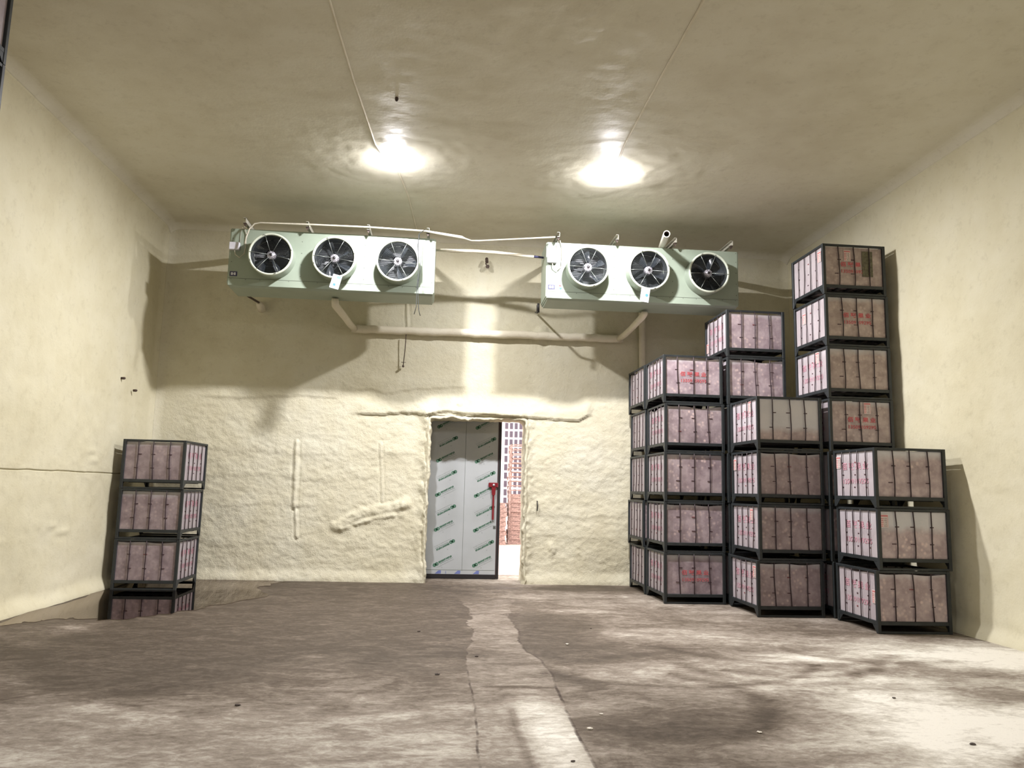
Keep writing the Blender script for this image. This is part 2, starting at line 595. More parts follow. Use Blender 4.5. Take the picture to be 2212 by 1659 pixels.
def grid_mesh(name, P, mat, mask=None, attrs=None, flip=False):
    """P: array (nu, nv, 3)."""
    nu, nv = P.shape[:2]
    idx = np.arange(nu * nv).reshape(nu, nv)
    q = np.stack([idx[:-1, :-1], idx[1:, :-1], idx[1:, 1:], idx[:-1, 1:]], -1)
    if flip:
        q = q[..., ::-1]
    q = q.reshape(-1, 4)
    if mask is not None:
        q = q[mask.reshape(-1)]
    me = bpy.data.meshes.new(name)
    me.vertices.add(nu * nv)
    me.vertices.foreach_set('co', P.reshape(-1).astype(np.float32))
    me.loops.add(q.size)
    me.loops.foreach_set('vertex_index', q.reshape(-1).astype(np.int32))
    me.polygons.add(len(q))
    me.polygons.foreach_set('loop_start', (np.arange(len(q)) * 4).astype(np.int32))
    me.polygons.foreach_set('use_smooth', np.ones(len(q), dtype=bool))
    me.update(calc_edges=True)
    me.materials.append(mat)
    for k, a in (attrs or {}).items():
        at = me.attributes.new(k, 'FLOAT', 'POINT')
        at.data.foreach_set('value', a.reshape(-1).astype(np.float32))
    return me


def text_mesh(body, size, bold=0.0, mat=None, name='lettering', spacing=1.0):
    cu = bpy.data.curves.new(name, 'FONT')
    cu.body = body
    cu.size = size
    cu.offset = bold
    cu.resolution_u = 2
    cu.space_character = spacing
    o = bpy.data.objects.new(name, cu)
    C.objects.link(o)
    bpy.context.view_layer.update()
    dg = bpy.context.evaluated_depsgraph_get()
    me = bpy.data.meshes.new_from_object(o.evaluated_get(dg))
    vs = [tuple(v.co) for v in me.vertices]
    fs = [tuple(p.vertices) for p in me.polygons]
    bpy.data.objects.remove(o)
    bpy.data.curves.remove(cu)
    bpy.data.meshes.remove(me)
    return vs, fs


# ------------------------------------------------------------------ room shell
FR = 0.22    # radius of the sprayed fillets


def fillet(d, r=FR):
    d0 = r * (1 - math.sqrt(0.5))
    f = r - np.sqrt(np.maximum(r * r - (r - np.clip(d, d0, r)) ** 2, 0))
    return np.where(d < d0, d0 - (d0 - d) * 0.3, np.where(d < r, f, 0))


def edge_lines(v, lo=None, hi=None, r=0.3):
    """adds grid lines that follow the fillets at the ends of a range"""
    k = r * np.array([0.2929, 0.36, 0.45, 0.56, 0.7, 0.85, 1.0])
    ex = []
    if lo is not None:
        ex.append(lo + k)
    if hi is not None:
        ex.append(hi - k)
    return np.unique(np.round(np.concatenate([v] + ex), 4))


DX0, DX1, DZ1 = -0.25, 1.56, 3.03     # doorway opening in the sprayed wall


def wall_back():
    xs = edge_lines(np.arange(XL - 0.05, XR + 0.06, 0.025), XL, XR, FR)
    zs = edge_lines(np.arange(-0.03, ZC + 0.05, 0.025), None, ZC)
    X, Z = np.meshgrid(xs, zs, indexing='ij')
    h = 0.035 * fbm(X * 0.9, Z * 1.1, 3, 3) + 0.008 * fbm(X * 3.2, Z * 4.2, 11, 3) + 0.011 * fbm(X * 10, Z * 14, 21, 3, 0.65)
    amp = 0.55 + 0.6 * sstep(3.9, 2.2, Z)
    h = h * amp
    damp = sstep(0.0, 0.7, X - XL) * sstep(0.0, 0.7, XR - X) * sstep(0.0, 0.7, ZC - Z)
    h = h * damp
    # horizontal lifts of spray
    for z0, x0, x1, a, sd in ((2.30, -4.2, -0.6, 0.018, 31), (1.85, -4.2, -1.2, 0.018, 33), (1.32, -4.0, -2.0, 0.02, 35),
                              (1.25, 1.7, 3.5, 0.018, 36), (0.85, 1.7, 3.5, 0.022, 37), (2.05, 1.7, 3.5, 0.012, 38), (0.62, -4.2, -0.6, 0.015, 39)):
        zz = z0 + 0.10 * fbm(X * 1.6, Z * 0, sd, 3)
        win = sstep(x0 - 0.2, x0 + 0.2, X) * sstep(x1 + 0.2, x1 - 0.2, X)
        h = h + 0.45 * a * win * sstep(-0.03, 0.03, Z - zz) * sstep(0.30, 0.05, Z - zz)
    # ledge lines: thicker coat ending in a lip
    for pts, a in (([(-1.54, 3.05), (-1.11, 3.06), (-0.68, 3.10), (-0.33, 3.07), (0.01, 3.15), (0.36, 3.12), (1.6, 3.08), (2.04, 3.07), (2.58, 3.05), (2.76, 3.16)], 0.055),
                   ([(-4.32, 3.27), (-3.74, 3.27), (-3.08, 3.33), (-2.57, 3.35), (-2.02, 3.33)], 0.022),
                   ([(-1.8, 3.48), (-1.35, 3.52), (-1.08, 3.44), (-0.53, 3.55), (0.35, 3.62)], 0.022)):
        px = [p[0] for p in pts]; pz = [p[1] for p in pts]
        zz = np.interp(X, px, pz) + 0.015 * fbm(X * 9, X * 0, 41, 3)
        win = sstep(px[0] - 0.25, px[0] + 0.15, X) * sstep(px[-1] + 0.12, px[-1] - 0.05, X)
        h = h + a * win * sstep(-0.012, 0.012, Z - zz) * sstep(0.42, 0.10, Z - zz)
    # foam-covered conduits
    for pts, r in (([(-2.68, 2.50), (-2.66, 1.86), (-2.65, 1.31)], 0.045), ([(-1.15, 2.54), (-1.10, 1.9), (-1.07, 1.45)], 0.022),
                   ([(-2.62, 1.25), (-2.57, 0.77)], 0.03), ([(-0.77, 5.2), (-0.74, 4.7)], 0.03)):
        d = segdist(X, Z, pts)
        h = h + np.sqrt(np.maximum(r * r - d * d, 0)) * 0.9 - 0.02 * np.exp(-((d - r - 0.012) / 0.012) ** 2)
    # slanting lump of foam beside the doorway
    for pts, r, a in (([(-1.88, 0.98), (-1.45, 1.22), (-0.98, 1.33), (-0.62, 1.42)], 0.12, 0.055),
                      ([(-1.78, 0.92), (-1.40, 1.08), (-1.02, 1.18), (-0.85, 1.20)], 0.05, 0.05), ([(-0.66, 1.5), (-0.70, 1.2)], 0.09, 0.04)):
        d = segdist(X, Z, pts) + 0.03 * fbm(X * 6, Z * 6, 51, 2)
        h = h + a * 0.6 * sstep(r * 1.1, r * 0.3, d) * (1 + 0.8 * fbm(X * 10, Z * 10, 55, 2))
    # little blob right of the doorway, small scars
    for cx, cz, r, a in ((2.11, 0.62, 0.10, 0.035), (2.08, 0.72, 0.06, 0.03), (-3.46, 5.0, 0.12, 0.06), (0.30, 3.30, 0.06, 0.04), (1.83, 4.75, 0.15, 0.04),
                         (1.9, 4.55, 0.1, -0.03), (0.73, 6.0, 0.12, 0.05)):
        d = np.hypot(X - cx, (Z - cz) * 0.8) + 0.04 * fbm(X * 14, Z * 14, 61, 2)
        h = h + a * sstep(r, r * 0.3, d)
    # cove at the floor and thick rim around the doorway
    h = h + 0.05 * sstep(0.22, 0.02, Z + 0.04 * fbm(X * 3, Z * 0, 71, 3))
    dr = np.maximum(np.maximum(DX0 - X, X - DX1), np.maximum(Z - DZ1, 0))
    h = h + 0.045 * np.exp(-((dr - 0.05) / 0.10) ** 2) * (1 + 1.6 * fbm(X * 7, Z * 7, 81, 3))
    h = h + 0.05 * np.exp(-((Z - 3.14) / 0.09) ** 2) * sstep(-0.5, -0.1, X) * sstep(1.7, 1.35, X)
    h = h + fillet(X - XL) + fillet(XR - X) + fillet(ZC - Z, 0.30)
    Y = YB - h
    xm = 0.5 * (X[:-1, :-1] + X[1:, 1:]); zm = 0.5 * (Z[:-1, :-1] + Z[1:, 1:])
    hole = (xm > DX0 - 0.03) & (xm < DX1 + 0.03) & (zm < DZ1 + 0.03)
    me = grid_mesh('wall_back', np.stack([X, Y, Z], -1), M['foam'], ~hole, flip=True)
    wb = struct(put('wall_back', me))
    # sprayed reveal of the doorway
    path = []
    rad = 0.10
    zz = np.arange(-0.02, DZ1 - rad, 0.02)
    path += [((DX0, z), (-1, 0)) for z in zz]
    for a in np.linspace(PI, PI / 2, 8):
        path.append(((DX0 + rad + rad * math.cos(a), DZ1 - rad + rad * math.sin(a)), (math.cos(a), math.sin(a))))
    path += [((x, DZ1), (0, 1)) for x in np.arange(DX0 + rad + 0.02, DX1 - rad, 0.02)]
    for a in np.linspace(PI / 2, 0, 8):
        path.append(((DX1 - rad + rad * math.cos(a), DZ1 - rad + rad * math.sin(a)), (math.cos(a), math.sin(a))))
    path += [((DX1, z), (1, 0)) for z in zz[::-1]]
    prof = [(0.17, 14.57), (0.10, 14.505), (0.06, 14.455), (0.035, 14.428), (0.018, 14.415), (0.0, 14.43), (-0.008, 14.46), (-0.006, 14.52),
            (0.0, 14.60), (0.0, 14.70), (0.0, 14.80), (0.0, 14.90), (0.0, 15.0), (0.0, YO), (0.6, YO)]
    n, k = len(path), len(prof)
    P = np.zeros((n, k, 3))
    for i, ((px, pz), (nx, nz)) in enumerate(path):
        for j, (o, y) in enumerate(prof):
            P[i, j] = (px + nx * o, y, pz + nz * o)
    s = np.arange(n)[:, None] * 0.02 + np.zeros((1, k)); t = P[..., 1] * 1.0
    nz_ = 0.055 * fbm(s * 3.5, t * 3.5, 91, 3) + 0.035 * fbm(s * 11, t * 9, 97, 3)
    w = np.array([0.0, 0.1, 0.4, 0.8, 1, 1, 1, 1, 0.9, 0.7, 0.6, 0.5, 0.45, 0.4, 0])[None, :]
    for i, ((px, pz), (nx, nz2)) in enumerate(path):
        topw = 0.012 if nz2 > 0.7 else 0.0
        P[i, :, 0] += nx * (nz_[i] * w[0])
        P[i, :, 2] += nz2 * (nz_[i] * w[0] * 1.4)
        P[i, :, 1] -= w[0] * (abs(nz_[i]) * 0.8 + topw) * (np.array(prof)[:, 1] < 14.6)
    me = grid_mesh('reveal', P, M['foam'])
    rv = put('doorway_reveal', me, wb)
    return wb


def wall_side(name, x0, sgn, crack, mat):
    ys = edge_lines(np.arange(YF, YB + 0.06, 0.04), None, YB, FR)
    zs = np.concatenate([np.arange(-0.03, 1.72, 0.04), np.arange(1.72, 1.92, 0.006), edge_lines(np.arange(1.94, ZC + 0.05, 0.04), None, ZC)])
    Y, Z = np.meshgrid(ys, zs, indexing='ij')
    sd = 101 if sgn > 0 else 131
    h = 0.05 * fbm(Y * 0.6, Z * 0.8, sd, 3) + 0.012 * fbm(Y * 3, Z * 4, sd + 9, 3) + 0.006 * fbm(Y * 9, Z * 10, sd + 19, 2)
    cz = np.interp(Y, [c[0] for c in crack], [c[1] for c in crack]) + 0.02 * fbm(Y * 2, Y * 0, sd + 29, 3)
    if sgn > 0:
        h = h + 0.004 * sstep(0.0, 0.02, Z - cz) * sstep(0.4, 0.1, Z - cz)
        h = h - 0.030 * np.exp(-((Z - cz) / 0.005) ** 2)
    h = h * sstep(0.0, 0.8, YB - Y) * sstep(0.0, 0.8, ZC - Z)
    h = h + 0.08 * sstep(0.22, -0.02, Z + 0.05 * fbm(Y * 1.5, Y * 0, sd + 39, 3))
    for cy, cz2, ln in ((12.3, 1.98, 0.35), (12.2, 2.12, 0.3), (11.2, 1.05, 0.3), (11.5, 0.95, 0.4), (9.8, 0.9, 0.5)):
        d = np.hypot((Y - cy) / ln * 0.12, (Z - cz2 - 0.1 * (Y - cy)))
        h = h + 0.022 * sstep(0.09, 0.02, d) * sstep(-0.02, 0.02, Z - cz2)
    h = h + fillet(YB - Y) + fillet(ZC - Z, 0.30) + fillet(Y - YF)
    X = x0 + sgn * h
    me = grid_mesh(name, np.stack([X, Y, Z], -1), mat, flip=(sgn > 0))
    return struct(put(name, me))


def ceiling():
    xs = edge_lines(np.arange(XL - 0.05, XR + 0.06, 0.05), XL, XR)
    ys = edge_lines(np.arange(YF, YB + 0.06, 0.05), None, YB)
    X, Y = np.meshgrid(xs, ys, indexing='ij')
    h = 0.03 * fbm(X * 0.4, Y * 0.4, 201, 3) + 0.006 * fbm(X * 2.0, Y * 4.0, 211, 3)
    rough = sstep(1.6, 0.3, np.abs(X - 1.1 + 0.25 * fbm(Y * 0.7, Y * 0, 215, 2))) * sstep(9.5, 7.0, Y)
    h = h + (0.003 + 0.016 * rough) * fbm(X * 5.5, Y * 3.0, 221, 3, 0.6)
    for lx, ly in ((-0.9, 10.95), (2.42, 10.95), (-1.3, 1.2), (2.42, 1.2)):
        d = np.hypot(X - lx, Y - ly)
        h = h + 0.012 * sstep(2.0, 0.7, d) * fbm(X * 9, Y * 9, 231, 3) * 0.6
        h = h * (0.1 + 0.9 * sstep(0.15, 0.6, d))
    h = h * sstep(0.0, 0.8, X - XL) * sstep(0.0, 0.8, XR - X) * sstep(0.0, 0.8, YB - Y)
    h = h + fillet(X - XL, 0.3) + fillet(XR - X, 0.3) + fillet(YB - Y, 0.3)
    me = grid_mesh('ceiling', np.stack([X, Y, ZC - h], -1), M['foam_ceiling'], flip=True)
    return struct(put('ceiling', me))


def blob(X, Y, cx, cy, rx, ry, a, ang=0.0):
    c, s = math.cos(ang), math.sin(ang)
    u = ((X - cx) * c + (Y - cy) * s) / rx
    v = (-(X - cx) * s + (Y - cy) * c) / ry
    return a * np.exp(-(u * u + v * v) ** 1.5)


def floor():
    xs = np.arange(XL - 0.1, XR + 0.12, 0.03)
    ys = np.concatenate([np.arange(YF, 4.0, 0.2), np.arange(4.0, 16.0, 0.03)])
    X, Y = np.meshgrid(xs, ys, indexing='ij')
    wx = X + 0.35 * fbm(X * 0.8, Y * 0.8, 301, 3)
    wy = Y + 0.35 * fbm(X * 0.8, Y * 0.8, 311, 3)
    t = 0.325 + 0.0 * X
    t += 0.16 * fbm(X * 0.7, Y * 0.9, 321, 4) + 0.16 * fbm(X * 1.8, Y * 3.0, 331, 4)
    # lighter, drier ground to the right and in front, darker to the left and at the back
    t += 0.40 * sstep(1.6, 4.4, wx) * sstep(10.6, 7.0, wy)
    t += 0.15 * sstep(8.0, 5.5, wy)
    t -= 0.24 * sstep(1.8, -0.5, wx) * sstep(5.2, 8.2, wy)
    for b in ((-1.6, 13.2, 2.2, 0.9, -0.26), (-0.3, 13.1, 0.9, 0.7, -0.14), (2.6, 13.9, 1.5, 0.45, -0.34), (2.2, 13.2, 1.0, 0.3, -0.16), (-1.2, 9.6, 1.5, 1.3, -0.16),
              (-3.4, 8.6, 1.6, 1.4, -0.18), (-0.3, 10.6, 0.8, 0.9, -0.20), (1.45, 9.9, 0.55, 1.4, -0.28), (1.9, 8.4, 1.0, 0.5, -0.16),
              (-3.5, 12.2, 1.8, 1.6, -0.22), (4.6, 7.6, 1.6, 0.28, -0.34), (5.0, 6.7, 0.9, 0.45, -0.26), (1.7, 5.9, 0.8, 0.55, -0.28),
              (1.9, 5.1, 1.2, 0.25, -0.20), (2.9, 6.0, 1.0, 0.5, -0.16), (4.0, 5.9, 1.0, 0.7, 0.20), (3.0, 7.6, 1.4, 0.6, 0.18), (3.1, 9.6, 1.2, 0.5, 0.16),
              (5.6, 8.5, 1.0, 0.6, 0.30), (2.6, 12.5, 1.2, 0.8, 0.14), (2.2, 11.2, 1.0, 0.6, 0.14), (-0.6, 5.6, 1.2, 0.8, 0.10), (-2.8, 6.4, 1.0, 0.5, 0.10),
              (4.6, 9.9, 0.8, 0.5, -0.15), (0.9, 13.4, 0.9, 0.9, 0.10), (-4.4, 9.9, 0.7, 0.5, 0.12), (3.2, 8.5, 0.9, 0.3, -0.16), (6.4, 8.4, 0.5, 1.2, 0.2)):
        t += blob(wx, wy, *b)
    # curved tyre tracks
    for cx, cy, r, w, a, a0, a1 in ((4.6, 4.4, 0.95, 0.09, -0.30, 40, 170), (2.3, 8.9, 1.9, 0.07, -0.22, 230, 330), (3.6, 8.6, 1.2, 0.08, -0.20, 230, 330),
                                    (-1.0, 6.0, 2.6, 0.14, -0.20, 20, 150), (-3.4, 9.6, 2.3, 0.16, -0.20, -60, 60), (-2.0, 12.0, 3.2, 0.14, 0.16, 220, 320), (-2.0, 12.3, 2.7, 0.12, -0.16, 200, 340), (-2.2, 12.2, 4.0, 0.2, 0.14, 210, 320), (-1.2, 9.0, 3.0, 0.14, 0.12, 150, 300),
                                    (2.6, 6.0, 2.6, 0.12, 0.12, 30, 120), (1.7, 6.6, 1.05, 0.12, -0.22, -70, 60), (3.4, 8.0, 0.9, 0.10, -0.20, 180, 330), (-2.6, 8.3, 1.4, 0.12, -0.12, 0, 180),
                                    (-0.6, 7.0, 1.8, 0.16, -0.12, 60, 200), (5.0, 9.2, 1.2, 0.09, -0.18, 190, 300), (3.9, 9.4, 1.5, 0.10, -0.16, 200, 320)):
        rr = np.hypot(X - cx, Y - cy) - r
        aa = np.degrees(np.arctan2(Y - cy, X - cx)) % 360
        lo, hi = a0 % 360, a1 % 360
        win = ((aa > lo) & (aa < hi)) if lo < hi else ((aa > lo) | (aa < hi))
        t += a * np.exp(-(rr / w) ** 2) * win
    # poured repair strip between its two cracked edges (its outline is cut in the material)
    el = np.interp(Y, *STRIP_L); er = np.interp(Y, *STRIP_R)
    ins = 0.0
    ts = 0.36 + 0.10 * fbm(X * 2, Y * 3, 361, 4) + 0.14 * sstep(7.5, 6.0, Y)
    ts += blob(X, Y, 0.85, 5.7, 0.24, 1.2, 0.34) + blob(wx, wy, 0.7, 8.4, 0.3, 0.25, -0.12) + blob(wx, wy, 0.55, 8.3, 0.1, 0.1, -0.1)
    ts += blob(X, Y, 0.8, 7.0, 0.35, 0.06, -0.22) + blob(X, Y, 0.85, 6.75, 0.4, 0.05, -0.16) + blob(X, Y, 0.75, 7.9, 0.3, 0.1, -0.10)
    sd = segdist(X, Y, [(0.62, 6.3), (0.60, 5.8), (0.62, 5.3), (0.66, 4.6)])
    ts -= 0.22 * np.exp(-(sd / 0.035) ** 2)
    side_dark = np.exp(-((X - el + 0.15) / 0.25) ** 2) * sstep(8, 10, Y) * sstep(12, 11, Y)
    t -= 0.10 * side_dark * (1 - ins)
    # threshold of the doorway
    t += 0.25 * sstep(14.1, 14.9, Y)
    cr = X * 0
    for cx, cy, rx, ry in ((0.50, 10.95, 0.22, 0.05), (0.43, 10.93, 0.12, 0.06), (1.05, 10.9, 0.14, 0.14), (1.12, 11.0, 0.08, 0.07), (1.22, 9.95, 0.06, 0.1), (1.1, 9.4, 0.05, 0.07),
                           (0.33, 8.95, 0.04, 0.04), (1.03, 7.5, 0.08, 0.05), (1.05, 7.0, 0.05, 0.05)):
        e = (((X - cx) / rx) ** 2 + ((Y - cy) / ry) ** 2) + 1.6 * fbm(X * 14, Y * 14, 381, 3)
        cr = np.maximum(cr, 0.75 * sstep(1.0, 0.5, e))
    wet = sstep(0.35, 0.15, t) * sstep(6, 9, Y)
    Z = 0.004 * fbm(X * 2, Y * 2, 391, 3) - 0.003
    # dished where the water stands
    me = grid_mesh('floor', np.stack([X, Y, Z], -1), M['floor'], attrs={'tone': np.clip(t, 0.08, 1), 'tone_strip': np.clip(ts, 0, 1), 'crack': np.clip(cr, 0, 1), 'wet': wet})
    return struct(put('floor', me))


wb = wall_back()
wall_side('wall_left', XL, 1, [(YF, 1.80), (9.8, 1.82), (14.5, 1.83)], M['foam_side'])
wall_side('wall_right', XR, -1, [(YF, 2.6), (8.4, 2.88), (14.5, 3.2)], M['foam_side'])
ceiling()
floor()
b = MB()
b.box(XL - 0.2, XR + 0.2, YF - 0.2, YF, -0.1, ZC + 0.2)
struct(b.build('wall_front', M['foam_side']))
# outer face of the back wall, around the doorway
b = MB()
b.box(XL - 3, DX0 - 0.05, YO, YO + 0.03, -0.05, ZC + 1)
b.box(DX1 + 0.05, XR + 3, YO, YO + 0.03, -0.05, ZC + 1)
b.box(DX0 - 0.05, DX1 + 0.05, YO, YO + 0.03, DZ1 + 0.06, ZC + 1)
b.build('outer_cladding', M['outwhite'], wb)

# ------------------------------------------------------------------ sliding door with printed film
door = bpy.data.objects.new('door_1', None)
C.objects.link(door)
door.location = (0, 15.16, 0)
struct(door)
PX0, PX1, PZ0, PZ1 = -0.85, 1.10, 0.075, 3.25
b = MB(); b.box(PX0, PX1, 0, 0.10, PZ0, PZ1, bev=0.004); b.build('door_panel', M['film'], door)
b = MB(); b.box(0.455, 0.460, -0.003, 0.0, PZ0 + 0.07, PZ1)
b.box(PX0, PX1 - 0.02, -0.003, 0.0, PZ0 + 0.088, PZ0 + 0.092); b.build('panel_joint', M['seam'], door)
b = MB(); b.box(PX1 + 0.012, PX1 + 0.062, -0.015, 0.11, 0.008, PZ1, bev=0.004); b.build('edge_gasket', M['black'], door)
b = MB(); b.box(PX1, PX1 + 0.014, -0.012, 0.10, PZ0 - 0.03, PZ1); b.build('edge_trim', M['brownedge'], door)
b = MB(); b.box(PX0, PX1 + 0.01, -0.012, 0.10, 0.006, PZ0 + 0.012, bev=0.004); b.build('bottom_rail', M['black'], door)
# red lever handle
b = MB()
b.box(0.925, 1.112, -0.055, -0.012, 1.755, 1.845, bev=0.008)
b.prism([(0.985, 1.76), (1.065, 1.76), (1.058, 1.62), (1.045, 1.60), (1.005, 1.60), (0.992, 1.62)], 'y', -0.065, -0.020)
b.box(1.006, 1.044, -0.055, -0.030, 1.13, 1.61, bev=0.006)
b.box(0.935, 0.965, -0.02, 0.0, 1.77, 1.83); b.box(1.075, 1.105, -0.02, 0.0, 1.77, 1.83)
hd = b.build('handle', M['handle'], door)
b = MB(); b.lathe([(0, -0.078), (0.018, -0.077), (0.024, -0.070), (0.024, -0.055)], 16, c=(1.025, 0, 1.80)); b.build('pivot_bolt', M['hub'], hd)
b = MB(); b.box(1.035, 1.088, -0.006, 0.0, 0.955, 1.015, 0, 0.002); b.box(1.055, 1.068, -0.009, -0.005, 0.978, 0.992, 1)
b.build('latch_plate', [M['guard'], M['black']], door)
b = MB(); b.lathe([(0, -0.012), (0.011, -0.011), (0.011, 0.0)], 10, c=(0.985, 0, 1.105)); b.lathe([(0, -0.012), (0.011, -0.011), (0.011, 0.0)], 10, c=(1.03, 0, 1.105))
b.build('handle_stop', M['guard'], door)

# one printed motif of the film, then laid out over the panel
tv, tf = text_mesh('西安金发冷库门业有限公司', 0.0285, 0.0016)
wmax = max(v[0] for v in tv)
tv = [(v[0] / wmax * 0.275, v[1] * 1.35, 0) for v in tv]
pv, pf = text_mesh('XI AN JIN FA LENG KU MEN YE', 0.026, 0.0)
wmax = max(v[0] for v in pv)
pv = [(v[0] / wmax * 0.36, v[1], 0) for v in pv]


def ell(cx, cy, rx, ry, r2, n=20):
    vs = []
    for j in range(n):
        a = 2 * PI * j / n
        vs.append((cx + rx * math.cos(a), cy + ry * math.sin(a), 0))
        vs.append((cx + rx * r2 * math.cos(a), cy + ry * r2 * math.sin(a), 0))
    return vs, [(2 * j, 2 * ((j + 1) % n), 2 * ((j + 1) % n) + 1, 2 * j + 1) for j in range(n)]


motif = []
for e in ((-0.022, 0, 0.034, 0.033, 0.45), (0.026, 0.0, 0.034, 0.033, 0.45)):
    v, f = ell(*e); motif.append((v, f, 0))
motif.append(([(-0.03, -0.012, 0), (0.03, -0.012, 0), (0.03, 0.012, 0), (-0.03, 0.012, 0)], [(0, 1, 2, 3)], 0))
motif.append(([(x + 0.068, y - 0.004, 0) for x, y, z in tv], tf, 0))
motif.append(([(0.07, -0.026, 0), (0.35, -0.026, 0), (0.35, -0.022, 0), (0.07, -0.022, 0)], [(0, 1, 2, 3)], 0))
motif.append(([(x - 0.005, y - 0.068, 0) for x, y, z in pv], pf, 1))
b = MB()
for col in range(-1, 3):
    for row in range(-1, 6):
        for kind in (0, 1):
            mx = -0.05 + 0.755 * col if kind == 0 else 0.255 + 0.755 * col
            mz = 0.26 + 0.665 * row + (0 if kind == 0 else 0.44)
            mx -= 0.01 * row * 0.3
            ang = math.radians(27) + (PI if kind else 0)
            c_, s_ = math.cos(ang), math.sin(ang)
            for vs, fs, mi in motif:
                q = [(mx + x * c_ - y * s_, -0.0025, mz + x * s_ + y * c_) for x, y, z in vs]
                keep = [f for f in fs if all(PX0 < q[i][0] < PX1 - 0.01 and PZ0 + 0.1 < q[i][2] < PZ1 for i in f)]
                if keep:
                    used = sorted({i for f in keep for i in f}); re = {k: j for j, k in enumerate(used)}
                    b.add([q[i] for i in used], [tuple(re[i] for i in f) for f in keep], mi)
        # small registration dots
        for dx, dz in ((0.12, 0.21), (0.22, 0.55)):
            cx, cz = -0.05 + 0.755 * col + dx, 0.30 + 0.665 * row + dz - 0.3
            if PX0 < cx < PX1 - 0.05 and PZ0 + 0.12 < cz < PZ1:
                b.add([(cx + 0.011 * math.cos(k * PI / 4), -0.0025, cz + 0.011 * math.sin(k * PI / 4)) for k in range(8)], [tuple(range(8))], 1)
b.build('film_print', [M['green'], M['greylet']], door)
b = MB()
for x0 in (0.0, 0.37, 0.73):
    b.add([(x0 - 0.06, -0.0025, PZ0 + 0.018), (x0 + 0.055, -0.0025, PZ0 + 0.018), (x0 + 0.06, -0.0025, PZ0 + 0.08), (x0 + 0.01, -0.0025, PZ0 + 0.08)], [(0, 1, 2, 3)])
b.add([(0.14, -0.0025, PZ0 + 0.02), (0.155, -0.0025, PZ0 + 0.02), (0.15, -0.0025, PZ0 + 0.07), (0.145, -0.0025, PZ0 + 0.07)], [(0, 1, 2, 3)])
b.build('bottom_film_print', M['lav'], door)

# ------------------------------------------------------------------ crates
CW, CD, CP = 1.0, 1.06, 0.795
hw, hd2 = CW / 2, CD / 2


